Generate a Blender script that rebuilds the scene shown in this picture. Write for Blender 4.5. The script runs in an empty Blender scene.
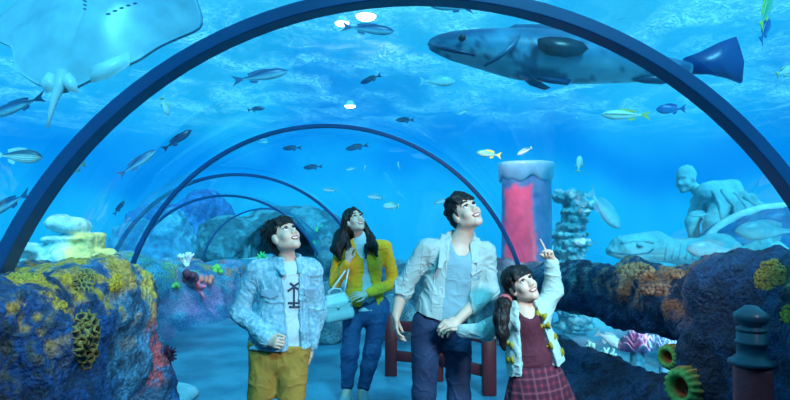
import bpy, math, random
import numpy as np
from mathutils import Vector, Matrix, Quaternion
from mathutils.bvhtree import BVHTree

random.seed(7)
SC = bpy.context.scene
COL = SC.collection
CAM_H, FPX = 1.55, 600.0
PITCH = math.atan(20.0 / FPX)
CP, SP = math.cos(PITCH), math.sin(PITCH)


def at(px, py, Y):
    """World point that stands Y metres ahead of the camera at this place of the photograph."""
    u, v = (px - 395) / FPX, (200 - py) / FPX
    t = Y / (CP - v * SP)
    return Vector((u * t, Y, CAM_H + (SP + v * CP) * t))


def srgb(r, g, b):
    f = lambda c: (c / 255 / 12.92) if c / 255 <= 0.04045 else ((c / 255 + 0.055) / 1.055) ** 2.4
    return (f(r), f(g), f(b))


# ------------------------------------------------------------------ noise
def _hash(ix, iy, iz, seed):
    n = (ix.astype(np.uint64) * np.uint64(374761393) + iy.astype(np.uint64) * np.uint64(668265263)
         + iz.astype(np.uint64) * np.uint64(2246822519) + np.uint64(seed * 3266489917 + 12345)) & np.uint64(0xFFFFFFFF)
    n = ((n ^ (n >> np.uint64(13))) * np.uint64(1274126177)) & np.uint64(0xFFFFFFFF)
    n = ((n ^ (n >> np.uint64(15))) * np.uint64(2654435761)) & np.uint64(0xFFFFFFFF)
    return ((n >> np.uint64(8)) & np.uint64(0xFFFF)).astype(np.float64) / 32767.5 - 1.0


def vnoise(P, f, seed=0):
    Q = np.asarray(P, dtype=np.float64) * f + 1000.0
    I = np.floor(Q).astype(np.int64)
    t = Q - I
    t = t * t * t * (t * (t * 6 - 15) + 10)
    r = 0
    for dx in (0, 1):
        wx = t[:, 0] if dx else 1 - t[:, 0]
        for dy in (0, 1):
            wy = t[:, 1] if dy else 1 - t[:, 1]
            for dz in (0, 1):
                wz = t[:, 2] if dz else 1 - t[:, 2]
                r = r + wx * wy * wz * _hash(I[:, 0] + dx, I[:, 1] + dy, I[:, 2] + dz, seed)
    return r


def fbm(P, f, octv=4, seed=0, gain=0.5):
    a, s, r = 1.0, 0.0, 0
    for o in range(octv):
        r = r + a * vnoise(P, f, seed + o * 17)
        s += a
        a *= gain
        f *= 2.03
    return r / s * 1.6


def sstep(a, b, x):
    t = np.clip((x - a) / (b - a), 0, 1)
    return t * t * (3 - 2 * t)


# ------------------------------------------------------------------ meshes
def vnormals(V, Fq):
    n = np.zeros_like(V)
    a, b, c = V[Fq[:, 0]], V[Fq[:, 1]], V[Fq[:, 2]]
    d = V[Fq[:, 3]] if Fq.shape[1] == 4 else a
    fn = np.cross(c - a, d - b) if Fq.shape[1] == 4 else np.cross(b - a, c - a)
    for i in range(Fq.shape[1]):
        np.add.at(n, Fq[:, i], fn)
    l = np.linalg.norm(n, axis=1, keepdims=True)
    return n / np.maximum(l, 1e-12)


def make_mesh(name, V, faces, mat=None, smooth=True, col=None):
    me = bpy.data.meshes.new(name)
    V = np.asarray(V, dtype=np.float64)
    if isinstance(faces, np.ndarray):
        nf, k = faces.shape
        me.vertices.add(len(V))
        me.vertices.foreach_set('co', V.astype(np.float32).ravel())
        me.loops.add(nf * k)
        me.loops.foreach_set('vertex_index', faces.astype(np.int32).ravel())
        me.polygons.add(nf)
        me.polygons.foreach_set('loop_start', np.arange(0, nf * k, k, dtype=np.int32))
        me.update(calc_edges=True)
        me.validate()
    else:
        me.from_pydata([tuple(v) for v in V], [], [tuple(f) for f in faces])
        me.update()
    me.polygons.foreach_set('use_smooth', np.full(len(me.polygons), bool(smooth)))
    if col is not None:
        ca = me.color_attributes.new('Col', 'FLOAT_COLOR', 'POINT')
        c = np.ones((len(V), 4), dtype=np.float32)
        c[:, :3] = col
        ca.data.foreach_set('color', c.ravel())
    if mat:
        me.materials.append(mat)
    return me


ORG = {}


def link(name, me, parent=None, loc=None):
    o = bpy.data.objects.new(name, me)
    COL.objects.link(o)
    if parent is not None:
        o.parent = parent
    if loc is not None:
        o.location = loc
    return o


def obj(name, V, faces, mat, parent=None, smooth=True, col=None, base=None, local=False):
    """ONE mesh object from world coordinates; a child keeps its thing's frame."""
    V = np.asarray(V, dtype=np.float64)
    if local:
        return link(name, make_mesh(name, V, faces, mat, smooth, col), parent)
    if parent is not None:
        org = ORG[parent.name]
        o = link(name, make_mesh(name, V - np.array(org), faces, mat, smooth, col), parent)
        ORG[o.name] = org
        return o
    if base is None:
        base = ((V[:, 0].min() + V[:, 0].max()) / 2, (V[:, 1].min() + V[:, 1].max()) / 2, V[:, 2].min())
    o = link(name, make_mesh(name, V - np.array(base), faces, mat, smooth, col), None, base)
    ORG[o.name] = tuple(base)
    return o


def thing(name, label, cat, loc=(0, 0, 0), group=None):
    o = bpy.data.objects.new(name, None)
    COL.objects.link(o)
    o.location = loc
    o.empty_display_size = 0.1
    ORG[o.name] = tuple(loc)
    return tag(o, label, cat, group)


def tag(o, label, cat, group=None):
    o['label'] = label
    o['category'] = cat
    if group:
        o['group'] = group
    return o


def struct(o, label=None, cat=None, kind='structure'):
    o['kind'] = kind
    if label:
        o['label'] = label
    if cat:
        o['category'] = cat
    return o


class MB:
    """collects shapes into one vertex / face list"""

    def __init__(s):
        s.V, s.F, s.C = [], [], []

    def add(s, V, F, c=(1, 1, 1)):
        n = len(s.V)
        s.V += [tuple(v) for v in V]
        s.F += [tuple(i + n for i in f) for f in F]
        s.C += [tuple(c)] * len(V) if not isinstance(c, list) else c

    def box(s, c, size, R=None, bev=0.0, col=(1, 1, 1)):
        x, y, z = [k / 2 for k in size]
        b = min(bev, x * .9, y * .9, z * .9)
        R = R or Matrix.Identity(3)
        c = Vector(c)
        P = []
        if b <= 0:
            for sx in (-1, 1):
                for sy in (-1, 1):
                    for sz in (-1, 1):
                        P.append(c + R @ Vector((sx * x, sy * y, sz * z)))
            s.add(P, [(0, 1, 3, 2), (4, 6, 7, 5), (0, 4, 5, 1), (2, 3, 7, 6), (0, 2, 6, 4), (1, 5, 7, 3)], col)
            return
        idx = {}
        for sx in (-1, 1):
            for sy in (-1, 1):
                for sz in (-1, 1):
                    for ax in range(3):
                        q = [sx * (x - b), sy * (y - b), sz * (z - b)]
                        q[ax] = (sx * x, sy * y, sz * z)[ax]
                        idx[(sx, sy, sz, ax)] = len(P)
                        P.append(c + R @ Vector(q))
        F = []
        for ax in range(3):
            o1, o2 = (ax + 1) % 3, (ax + 2) % 3
            for sg in (-1, 1):
                f = []
                for a, d in ((-1, -1), (1, -1), (1, 1), (-1, 1)):
                    k = [0, 0, 0]
                    k[ax], k[o1], k[o2] = sg, a, d
                    f.append(idx[(k[0], k[1], k[2], ax)])
                F.append(f if sg > 0 else f[::-1])
        for ax in range(3):
            o1, o2 = (ax + 1) % 3, (ax + 2) % 3
            for a in (-1, 1):
                for d in (-1, 1):
                    f = []
                    for e, w in ((-1, o1), (1, o1), (1, o2), (-1, o2)):
                        k = [0, 0, 0]
                        k[ax], k[o1], k[o2] = e, a, d
                        f.append(idx[(k[0], k[1], k[2], w)])
                    F.append(f if a * d < 0 else f[::-1])
        for sx in (-1, 1):
            for sy in (-1, 1):
                for sz in (-1, 1):
                    f = [idx[(sx, sy, sz, 0)], idx[(sx, sy, sz, 1)], idx[(sx, sy, sz, 2)]]
                    F.append(f if sx * sy * sz > 0 else f[::-1])
        s.add(P, F, col)

    def tube(s, pts, radii, n=10, cap=True, col=(1, 1, 1)):
        pts = [Vector(p) for p in pts]
        if not hasattr(radii, '__len__'):
            radii = [radii] * len(pts)
        P, F = [], []
        up = None
        for i, p in enumerate(pts):
            d = (pts[min(i + 1, len(pts) - 1)] - pts[max(i - 1, 0)]).normalized()
            if up is None:
                up = d.orthogonal().normalized()
            up = (up - d * up.dot(d)).normalized()
            r = d.cross(up)
            for k in range(n):
                a = 2 * math.pi * k / n
                P.append(p + (up * math.cos(a) + r * math.sin(a)) * radii[i])
        for i in range(len(pts) - 1):
            for k in range(n):
                k2 = (k + 1) % n
                F.append((i * n + k, i * n + k2, (i + 1) * n + k2, (i + 1) * n + k))
        if cap:
            F.append(tuple(range(n))[::-1])
            F.append(tuple(range((len(pts) - 1) * n, len(pts) * n)))
        s.add(P, F, col)

    def ball(s, c, r, n=10, R=None, col=(1, 1, 1)):
        if not hasattr(r, '__len__'):
            r = (r, r, r)
        R = R or Matrix.Identity(3)
        c = Vector(c)
        P = [c + R @ Vector((0, 0, -r[2]))]
        m = n * 2
        for i in range(1, n):
            th = math.pi * i / n
            for k in range(m):
                a = 2 * math.pi * k / m
                P.append(c + R @ Vector((r[0] * math.sin(th) * math.cos(a), r[1] * math.sin(th) * math.sin(a), -r[2] * math.cos(th))))
        P.append(c + R @ Vector((0, 0, r[2])))
        F = []
        for k in range(m):
            F.append((0, 1 + (k + 1) % m, 1 + k))
        for i in range(n - 2):
            for k in range(m):
                a, b = 1 + i * m + k, 1 + i * m + (k + 1) % m
                F.append((a, b, b + m, a + m))
        L = len(P) - 1
        for k in range(m):
            F.append((L, L - m + k, L - m + (k + 1) % m))
        s.add(P, F, col)

    def lathe(s, prof, n=24, M=None, rib=None, col=(1, 1, 1)):
        """prof: list of (radius, z); rib(angle, i) multiplies the radius."""
        P, F = [], []
        M = M or Matrix.Identity(4)
        for i, (r, z) in enumerate(prof):
            for k in range(n):
                a = 2 * math.pi * k / n
                q = r * (rib(a, i) if rib else 1)
                P.append(M @ Vector((q * math.cos(a), q * math.sin(a), z)))
        for i in range(len(prof) - 1):
            for k in range(n):
                k2 = (k + 1) % n
                F.append((i * n + k, i * n + k2, (i + 1) * n + k2, (i + 1) * n + k))
        F.append(tuple(range(n))[::-1])
        F.append(tuple(range((len(prof) - 1) * n, len(prof) * n)))
        s.add(P, F, col)

    def slab(s, outline, thick, M=None, col=(1, 1, 1)):
        """a closed 2-D outline (x, z) with real thickness along y"""
        M = M or Matrix.Identity(4)
        n = len(outline)
        P = [M @ Vector((x, -thick / 2, z)) for x, z in outline] + [M @ Vector((x, thick / 2, z)) for x, z in outline]
        F = [tuple(range(n)), tuple(range(2 * n - 1, n - 1, -1))]
        for i in range(n):
            j = (i + 1) % n
            F.append((i, i + n, j + n, j))
        s.add(P, F, col)

    def build(s, name, mat, parent=None, smooth=True, local=False, base=None, colors=False):
        return obj(name, np.array([tuple(v) for v in s.V]), s.F, mat, parent, smooth,
                   np.array(s.C) if colors else None, base, local)


# ------------------------------------------------------------------ implicit surfaces
class Field:
    def __init__(s, lo, hi, h):
        s.lo = np.array(lo, dtype=np.float64)
        s.h = h
        n = np.maximum(np.ceil((np.array(hi) - s.lo) / h).astype(int) + 1, 4)
        s.ax = [(s.lo[i] + h * np.arange(n[i])).astype(np.float32) for i in range(3)]
        s.V = np.full(tuple(n), 9.0, dtype=np.float32)

    def _win(s, lo, hi):
        sl = []
        for i in range(3):
            a = int(np.clip(math.floor((lo[i] - s.lo[i]) / s.h), 0, s.V.shape[i]))
            b = int(np.clip(math.ceil((hi[i] - s.lo[i]) / s.h) + 1, 0, s.V.shape[i]))
            if b <= a:
                return None
            sl.append(slice(a, b))
        return tuple(sl)

    def put(s, lo, hi, fn, k=0.0, op='u'):
        m = max(k, 0.0) + 2.5 * s.h
        w = s._win([v - m for v in lo], [v + m for v in hi])
        if w is None:
            return
        x = s.ax[0][w[0]][:, None, None]
        y = s.ax[1][w[1]][None, :, None]
        z = s.ax[2][w[2]][None, None, :]
        d = fn(x, y, z)
        A = s.V[w]
        if op == 'u':
            if k > 0:
                t = np.clip(.5 + .5 * (A - d) / k, 0, 1)
                s.V[w] = A + (d - A) * t - k * t * (1 - t)
            else:
                s.V[w] = np.minimum(A, d)
        else:
            d = -d
            if k > 0:
                t = np.clip(.5 + .5 * (d - A) / k, 0, 1)
                s.V[w] = A + (d - A) * t + k * t * (1 - t)
            else:
                s.V[w] = np.maximum(A, d)

    def limb(s, a, b, ra, rb, k=0.0, op='u', w=None):
        """tapered capsule; with w, radii are (along w, across) pairs"""
        a, b = Vector(a), Vector(b)
        ba = b - a
        L2 = max(ba.length_squared, 1e-12)
        if w is None:
            R = max(ra, rb)

            def fn(x, y, z):
                px, py, pz = x - a.x, y - a.y, z - a.z
                t = np.clip((px * ba.x + py * ba.y + pz * ba.z) / L2, 0, 1)
                return np.sqrt((px - t * ba.x) ** 2 + (py - t * ba.y) ** 2 + (pz - t * ba.z) ** 2) - (ra + (rb - ra) * t)
        else:
            w = (w - ba * (w.dot(ba) / L2)).normalized() if ba.length > 1e-6 else w.normalized()
            R = max(ra[0], ra[1], rb[0], rb[1])

            def fn(x, y, z):
                px, py, pz = x - a.x, y - a.y, z - a.z
                t = np.clip((px * ba.x + py * ba.y + pz * ba.z) / L2, 0, 1)
                qx, qy, qz = px - t * ba.x, py - t * ba.y, pz - t * ba.z
                pw = qx * w.x + qy * w.y + qz * w.z
                po2 = np.maximum(qx * qx + qy * qy + qz * qz - pw * pw, 0)
                r1 = ra[0] + (rb[0] - ra[0]) * t
                r2 = ra[1] + (rb[1] - ra[1]) * t
                k0 = np.sqrt((pw / r1) ** 2 + po2 / r2 ** 2)
                k1 = np.sqrt((pw / r1 ** 2) ** 2 + po2 / r2 ** 4)
                return k0 * (k0 - 1) / np.maximum(k1, 1e-6)
        lo = [min(a[i], b[i]) - R for i in range(3)]
        hi = [max(a[i], b[i]) + R for i in range(3)]
        s.put(lo, hi, fn, k, op)

    def ell(s, M, c, r, k=0.0, op='u', R=None):
        """ellipsoid at c in the frame M (4x4), optional own rotation R (3x3)"""
        C = M @ Vector(c)
        rot = M.to_3x3().normalized()
        sc = M.to_scale()[0]
        if R is not None:
            rot = rot @ R
        r = [v * sc for v in r]
        I = rot.transposed()
        m = max(r)

        def fn(x, y, z):
            px, py, pz = x - C.x, y - C.y, z - C.z
            q = [I[i][0] * px + I[i][1] * py + I[i][2] * pz for i in range(3)]
            k0 = np.sqrt(sum((q[i] / r[i]) ** 2 for i in range(3)))
            k1 = np.sqrt(sum((q[i] / r[i] ** 2) ** 2 for i in range(3)))
            return k0 * (k0 - 1) / np.maximum(k1, 1e-6)
        s.put([v - m for v in C], [v + m for v in C], fn, k, op)

    def box(s, c, half, R=None, rnd=0.0, k=0.0, op='u'):
        c = Vector(c)
        R = R or Matrix.Identity(3)
        I = R.transposed()
        m = math.sqrt(sum(v * v for v in half)) + rnd

        def fn(x, y, z):
            px, py, pz = x - c.x, y - c.y, z - c.z
            q = [np.abs(I[i][0] * px + I[i][1] * py + I[i][2] * pz) - (half[i] - rnd) for i in range(3)]
            o = np.sqrt(sum(np.maximum(v, 0) ** 2 for v in q))
            return o + np.minimum(np.maximum(q[0], np.maximum(q[1], q[2])), 0) - rnd
        e = [sum(abs(R[i][j]) * half[j] for j in range(3)) for i in range(3)]
        s.put([c[i] - e[i] for i in range(3)], [c[i] + e[i] for i in range(3)], fn, k, op)

    def cut(s, p, n):
        """remove what lies on the n side of the plane"""
        n = Vector(n).normalized()
        d = (s.ax[0][:, None, None] - p[0]) * n.x + (s.ax[1][None, :, None] - p[1]) * n.y + (s.ax[2][None, None, :] - p[2]) * n.z
        s.V = np.maximum(s.V, d.astype(np.float32))

    def mesh(s):
        V = s.V
        V[0], V[-1] = 9, 9
        V[:, 0], V[:, -1] = 9, 9
        V[:, :, 0], V[:, :, -1] = 9, 9
        ins = V < 0
        c = np.zeros(tuple(n - 1 for n in V.shape), dtype=np.int8)
        nx, ny, nz = c.shape
        offs = [(i, j, k) for i in (0, 1) for j in (0, 1) for k in (0, 1)]
        for i, j, k in offs:
            c += ins[i:i + nx, j:j + ny, k:k + nz]
        act = (c > 0) & (c < 8)
        idx = np.argwhere(act)
        ids = np.full(c.shape, -1, dtype=np.int32)
        ids[act] = np.arange(len(idx), dtype=np.int32)
        cv = np.stack([V[idx[:, 0] + i, idx[:, 1] + j, idx[:, 2] + k] for i, j, k in offs], axis=1).astype(np.float64)
        pos = np.zeros((len(idx), 3))
        cnt = np.zeros(len(idx))
        for a in range(8):
            for b in range(a + 1, 8):
                oa, ob = np.array(offs[a]), np.array(offs[b])
                if np.abs(oa - ob).sum() != 1:
                    continue
                m = (cv[:, a] < 0) != (cv[:, b] < 0)
                t = cv[m, a] / (cv[m, a] - cv[m, b])
                pos[m] += oa + (ob - oa) * t[:, None]
                cnt[m] += 1
        P = s.lo + s.h * (idx + pos / cnt[:, None])
        Q = []
        for ax in range(3):
            o1, o2 = (ax + 1) % 3, (ax + 2) % 3
            a = [slice(None)] * 3
            b = [slice(None)] * 3
            a[ax], b[ax] = slice(0, -1), slice(1, None)
            e = ins[tuple(a)] != ins[tuple(b)]
            w = [slice(None)] * 3
            w[o1], w[o2] = slice(1, -1), slice(1, -1)
            g = np.argwhere(e[tuple(w)])
            g[:, o1] += 1
            g[:, o2] += 1
            quad = []
            for d1, d2 in ((-1, -1), (0, -1), (0, 0), (-1, 0)):
                h = g.copy()
                h[:, o1] += d1
                h[:, o2] += d2
                quad.append(ids[h[:, 0], h[:, 1], h[:, 2]])
            q = np.stack(quad, axis=1)
            fl = ~ins[g[:, 0], g[:, 1], g[:, 2]]
            q[fl] = q[fl][:, ::-1]
            Q.append(q)
        return P, np.concatenate(Q)


def relax(V, Fq, it=1, lam=.5):
    e = np.concatenate([Fq[:, [i, (i + 1) % 4]] for i in range(4)])
    for _ in range(it):
        a = np.zeros_like(V)
        n = np.zeros(len(V))
        np.add.at(a, e[:, 0], V[e[:, 1]])
        np.add.at(n, e[:, 0], 1)
        np.add.at(a, e[:, 1], V[e[:, 0]])
        np.add.at(n, e[:, 1], 1)
        V = V + lam * (a / np.maximum(n, 1)[:, None] - V)
    return V


# ------------------------------------------------------------------ materials
def mat(name, color=(.5, .5, .5), rough=.6, metal=0.0, attr=False, var=0.0, vscale=8.0, bump=0.0, bscale=40.0,
        color2=None, spec=.5, sheen=0.0, sss=0.0, detail=4.0, stretch=None, bdist=.01, lo=.4, hi=.62):
    m = bpy.data.materials.new(name)
    m.use_nodes = True
    nt = m.node_tree
    N, L = nt.nodes, nt.links
    b = N['Principled BSDF']
    b.inputs['Roughness'].default_value = rough
    b.inputs['Metallic'].default_value = metal
    b.inputs['Specular IOR Level'].default_value = spec
    if sheen:
        b.inputs['Sheen Weight'].default_value = sheen
    if sss:
        b.inputs['Subsurface Weight'].default_value = sss
        b.inputs['Subsurface Radius'].default_value = (1, .35, .2)
        b.inputs['Subsurface Scale'].default_value = .01
    tc = N.new('ShaderNodeTexCoord')
    src = tc.outputs['Object']
    if stretch:
        mp = N.new('ShaderNodeMapping')
        mp.inputs['Scale'].default_value = stretch
        L.new(src, mp.inputs['Vector'])
        src = mp.outputs['Vector']
    if attr:
        at_ = N.new('ShaderNodeVertexColor')
        at_.layer_name = 'Col'
        c = at_.outputs['Color']
    else:
        rgb = N.new('ShaderNodeRGB')
        rgb.outputs[0].default_value = (*color, 1)
        c = rgb.outputs[0]
    if color2 is not None or var > 0:
        nz = N.new('ShaderNodeTexNoise')
        nz.inputs['Scale'].default_value = vscale
        nz.inputs['Detail'].default_value = detail
        L.new(src, nz.inputs['Vector'])
        if color2 is not None:
            rp = N.new('ShaderNodeMapRange')
            rp.inputs['From Min'].default_value = lo
            rp.inputs['From Max'].default_value = hi
            L.new(nz.outputs['Fac'], rp.inputs['Value'])
            mx = N.new('ShaderNodeMix')
            mx.data_type = 'RGBA'
            L.new(rp.outputs['Result'], mx.inputs['Factor'])
            L.new(c, mx.inputs['A'])
            mx.inputs['B'].default_value = (*color2, 1)
            c = mx.outputs['Result']
        if var > 0:
            rp = N.new('ShaderNodeMapRange')
            rp.inputs['From Min'].default_value = .3
            rp.inputs['From Max'].default_value = .7
            rp.inputs['To Min'].default_value = 1 - var
            rp.inputs['To Max'].default_value = 1 + var
            L.new(nz.outputs['Fac'], rp.inputs['Value'])
            vm = N.new('ShaderNodeVectorMath')
            vm.operation = 'SCALE'
            L.new(c, vm.inputs[0])
            L.new(rp.outputs['Result'], vm.inputs['Scale'])
            c = vm.outputs['Vector']
    L.new(c, b.inputs['Base Color'])
    if bump > 0:
        nb = N.new('ShaderNodeTexNoise')
        nb.inputs['Scale'].default_value = bscale
        nb.inputs['Detail'].default_value = 5
        L.new(src, nb.inputs['Vector'])
        bp = N.new('ShaderNodeBump')
        bp.inputs['Strength'].default_value = bump
        bp.inputs['Distance'].default_value = bdist
        L.new(nb.outputs['Fac'], bp.inputs['Height'])
        L.new(bp.outputs['Normal'], b.inputs['Normal'])
    return m


def emit_mat(name, color, strength):
    m = bpy.data.materials.new(name)
    m.use_nodes = True
    nt = m.node_tree
    nt.nodes.clear()
    e = nt.nodes.new('ShaderNodeEmission')
    e.inputs[0].default_value = (*color, 1)
    e.inputs[1].default_value = strength
    o = nt.nodes.new('ShaderNodeOutputMaterial')
    nt.links.new(e.outputs[0], o.inputs[0])
    return m


def glass_mat(name, tint=(.955, .992, 1.0), refl=.06, rough=.03):
    m = bpy.data.materials.new(name)
    m.use_nodes = True
    nt = m.node_tree
    nt.nodes.clear()
    N, L = nt.nodes, nt.links
    tr = N.new('ShaderNodeBsdfTransparent')
    tr.inputs[0].default_value = (*tint, 1)
    gl = N.new('ShaderNodeBsdfGlossy')
    gl.inputs['Roughness'].default_value = rough
    lw = N.new('ShaderNodeLayerWeight')
    lw.inputs['Blend'].default_value = .25
    ml = N.new('ShaderNodeMath')
    ml.operation = 'MULTIPLY_ADD'
    ml.inputs[1].default_value = .16
    ml.inputs[2].default_value = refl * .3
    L.new(lw.outputs['Fresnel'], ml.inputs[0])
    mx = N.new('ShaderNodeMixShader')
    L.new(ml.outputs[0], mx.inputs[0])
    L.new(tr.outputs[0], mx.inputs[1])
    L.new(gl.outputs[0], mx.inputs[2])
    o = N.new('ShaderNodeOutputMaterial')
    L.new(mx.outputs[0], o.inputs[0])
    return m

# ================================================================== camera, light, water
cam = bpy.data.cameras.new('camera')
cam.sensor_width = 36.0
cam.lens = FPX / 790 * 36.0
cam.clip_end = 300
co = bpy.data.objects.new('camera', cam)
COL.objects.link(co)
co.location = (0, 0, CAM_H)
co.rotation_euler = (math.pi / 2 + PITCH, 0, 0)
SC.camera = co
SC.view_settings.view_transform = 'Standard'
SC.view_settings.look = 'None'
SC.view_settings.gamma = 1
SC.view_settings.exposure = 0.0
SC.cycles.transparent_max_bounces = 24
SC.cycles.use_denoising = True
SC.cycles.max_bounces = 8
SC.cycles.sample_clamp_indirect = 6.0

world = bpy.data.worlds.new('open_water')
SC.world = world
world.use_nodes = True
nt = world.node_tree
N, L = nt.nodes, nt.links
bg = N['Background']
tc = N.new('ShaderNodeTexCoord')
sep = N.new('ShaderNodeSeparateXYZ')
L.new(tc.outputs['Generated'], sep.inputs[0])
nz = N.new('ShaderNodeTexNoise')
nz.inputs['Scale'].default_value = 3.2
nz.inputs['Detail'].default_value = 3
L.new(tc.outputs['Generated'], nz.inputs['Vector'])
ma = N.new('ShaderNodeMath')
ma.operation = 'MULTIPLY_ADD'
L.new(nz.outputs['Fac'], ma.inputs[0])
ma.inputs[1].default_value = .5
zo = N.new('ShaderNodeMath')
zo.operation = 'SUBTRACT'
zo.inputs[1].default_value = .08
L.new(sep.outputs['Z'], zo.inputs[0])
L.new(zo.outputs[0], ma.inputs[2])
cr = N.new('ShaderNodeValToRGB')
cr.color_ramp.interpolation = 'EASE'
els = cr.color_ramp.elements
els[0].position, els[0].color = 0.0, (0.003, .28, .76, 1)
els[1].position, els[1].color = 1.0, (.10, .62, .95, 1)
for p, c in ((.10, (.004, .38, .88)), (.20, (.004, .42, .93)), (.30, (.0, .26, .84)), (.42, (.008, .46, .95)), (.6, (.05, .64, .98))):
    e = els.new(p)
    e.color = (*c, 1)
L.new(ma.outputs[0], cr.inputs[0])
L.new(cr.outputs[0], bg.inputs['Color'])
bg.inputs['Strength'].default_value = 1.28


def lamp(name, kind, loc, energy, color, target=None, size=.3, spot=None, blend=.6):
    ld = bpy.data.lights.new(name, kind)
    ld.energy = energy
    ld.color = color
    if kind == 'SUN':
        ld.angle = size
    elif kind == 'AREA':
        ld.size = size
    else:
        ld.shadow_soft_size = size
    if kind == 'SPOT':
        ld.spot_size = spot
        ld.spot_blend = blend
    o = bpy.data.objects.new(name, ld)
    COL.objects.link(o)
    o.location = loc
    if target is not None:
        o.rotation_euler = (Vector(target) - Vector(loc)).to_track_quat('-Z', 'Y').to_euler()
    return o


lamp('hall_daylight', 'SUN', (5, -9, 13), 6.0, (.16, .76, 1.0), (0, 6, 0), .12)
lamp('tunnel_spotlight', 'SPOT', (1.5, 1.0, 2.3), 330, (.86, .92, 1.0), (.1, 4.0, 1.2), .16, .95, .6)
lamp('left_rock_fill', 'SPOT', (.2, 1.6, 2.6), 85, (1.0, .90, .80), (-1.9, 3.1, 1.3), .12, .9, .8)  # added warm light, no fixture, to keep the yellow growth golden
lamp('right_rock_fill', 'SPOT', (.6, 2.6, 2.6), 70, (1.0, .84, .72), (1.8, 3.7, 1.25), .1, .9, .9)  # added warm light that makes the orange patches on the log glow
lamp('far_rock_fill', 'SPOT', (-1.6, 7.2, 2.4), 120, (1.0, .75, .75), (-3.0, 9.6, .6), .1, .8, .8)  # reddish light added to bring out the pink starfish

# ------------------------------------------------------------------ materials of the place
M_ROCK = mat('painted_rock', attr=True, rough=.62, var=.5, vscale=42, detail=8, bump=1.0, bscale=48, bdist=.035)
M_ROCKFAR = mat('tank_rock', attr=True, rough=.8, var=.35, vscale=5, detail=6, bump=.8, bscale=12, bdist=.06)
M_SAND = mat('pale_sand', (.40, .62, .66), .9, color2=(.14, .34, .46), vscale=.8, bump=.6, bscale=6, bdist=.08)
M_FLOOR = mat('walkway_floor', (.03, .16, .26), .4, color2=(.08, .28, .40), vscale=2.2, detail=6, bump=.25, bscale=30)
M_ARCH = mat('painted_steel', (.006, .055, .17), .35, var=.1, vscale=3, spec=.5)
M_GLASS = glass_mat('acrylic_pane')

# ------------------------------------------------------------------ tunnel: ribs and panes
ARCHES = [(-1.2, .13, .31, 2.51), (3.3, .13, .31, 2.51), (7.35, -.85, .23, 2.49), (11.0, -2.9, -.05, 2.45), (14.4, -4.06, -.3, 2.45), (23.3, -5.04, -.45, 2.45)]
NA = 64


def arc(a, r_off, y_off=0.0, n=NA, a0=-12, a1=192):
    Y, X, Z, R = a
    out = []
    for i in range(n + 1):
        t = math.radians(a0 + (a1 - a0) * i / n)
        out.append((X + (R + r_off) * math.cos(t), Y + y_off, Z + (R + r_off) * math.sin(t)))
    return out


for i, a in enumerate(ARCHES[1:]):
    wd, th = (.13, .06) if i == 0 else (.09, .045)
    if i == 1:
        wd, th = .07, .036
    P = []
    for ro, yo in ((-th, -wd / 2), (0.012, -wd / 2), (0.012, wd / 2), (-th, wd / 2)):
        P += arc(a, ro, yo)
    n = NA + 1
    F = []
    for k in range(NA):
        for q in range(4):
            q2 = (q + 1) % 4
            F.append((q * n + k, q * n + k + 1, q2 * n + k + 1, q2 * n + k))
    F += [(0, n, 2 * n, 3 * n), (n - 1, 4 * n - 1, 3 * n - 1, 2 * n - 1)]
    o = obj('trim_%d' % (i + 1), P, F, M_ARCH, smooth=False)
    struct(o, 'blue steel rib arching over the tunnel', None)
    md = o.modifiers.new('edge', 'BEVEL')
    md.width, md.segments = .006, 2

for i in range(len(ARCHES) - 1):
    P, F = [], []
    S = 8
    a, b = ARCHES[i], ARCHES[i + 1]
    for lay in (0.014, 0.05):
        for s in range(S + 1):
            t = s / S
            e = t * t * (3 - 2 * t)
            q = (a[0] + (b[0] - a[0]) * t, a[1] + (b[1] - a[1]) * e, a[2] + (b[2] - a[2]) * e, a[3])
            P += arc(q, lay)
    n = NA + 1
    for s in range(S):
        for k in range(NA):
            q = s * n + k
            F.append((q, q + n, q + n + 1, q + 1))
            q += (S + 1) * n
            F.append((q, q + 1, q + n + 1, q + n))
    o = obj('window_%d' % (i + 1), P, F, M_GLASS)
    struct(o, 'curved clear acrylic pane of the tunnel')

# ------------------------------------------------------------------ water surface seen from below
x = np.arange(-26, 26.01, .13)
y = np.arange(-4, 44.01, .16)
XX, YY = np.meshgrid(x, y, indexing='ij')
P = np.stack([XX.ravel(), YY.ravel(), np.zeros(XX.size)], axis=1)
Q = P * np.array([1.0, .62, 1.0])
w = .10 * fbm(Q, .7, 3, 3) + .075 * np.abs(fbm(Q + 50, 2.1, 3, 9)) * (1 + .5 * fbm(Q, .25, 2, 4))
P[:, 2] = 4.55 + w
nx, ny = XX.shape
ii, jj = np.meshgrid(np.arange(nx - 1), np.arange(ny - 1), indexing='ij')
q = (ii * ny + jj).ravel()
Fq = np.stack([q, q + ny, q + ny + 1, q + 1], axis=1)
m = bpy.data.materials.new('rippled_water')
m.use_nodes = True
nt = m.node_tree
nt.nodes.clear()
N, L = nt.nodes, nt.links
tr = N.new('ShaderNodeBsdfTransparent')
tr.inputs[0].default_value = (.9, .99, 1, 1)
tl = N.new('ShaderNodeBsdfTranslucent')
tl.inputs[0].default_value = (.9, .97, 1, 1)
gl = N.new('ShaderNodeBsdfGlossy')
gl.inputs['Roughness'].default_value = .08
geo = N.new('ShaderNodeTexCoord')
mp = N.new('ShaderNodeMapping')
mp.inputs['Scale'].default_value = (1, .7, 1)
L.new(geo.outputs['Object'], mp.inputs[0])
nz = N.new('ShaderNodeTexNoise')
nz.inputs['Scale'].default_value = 5.5
nz.inputs['Detail'].default_value = 4
nz.inputs['Distortion'].default_value = 1.6
L.new(mp.outputs[0], nz.inputs['Vector'])
bp = N.new('ShaderNodeBump')
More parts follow.
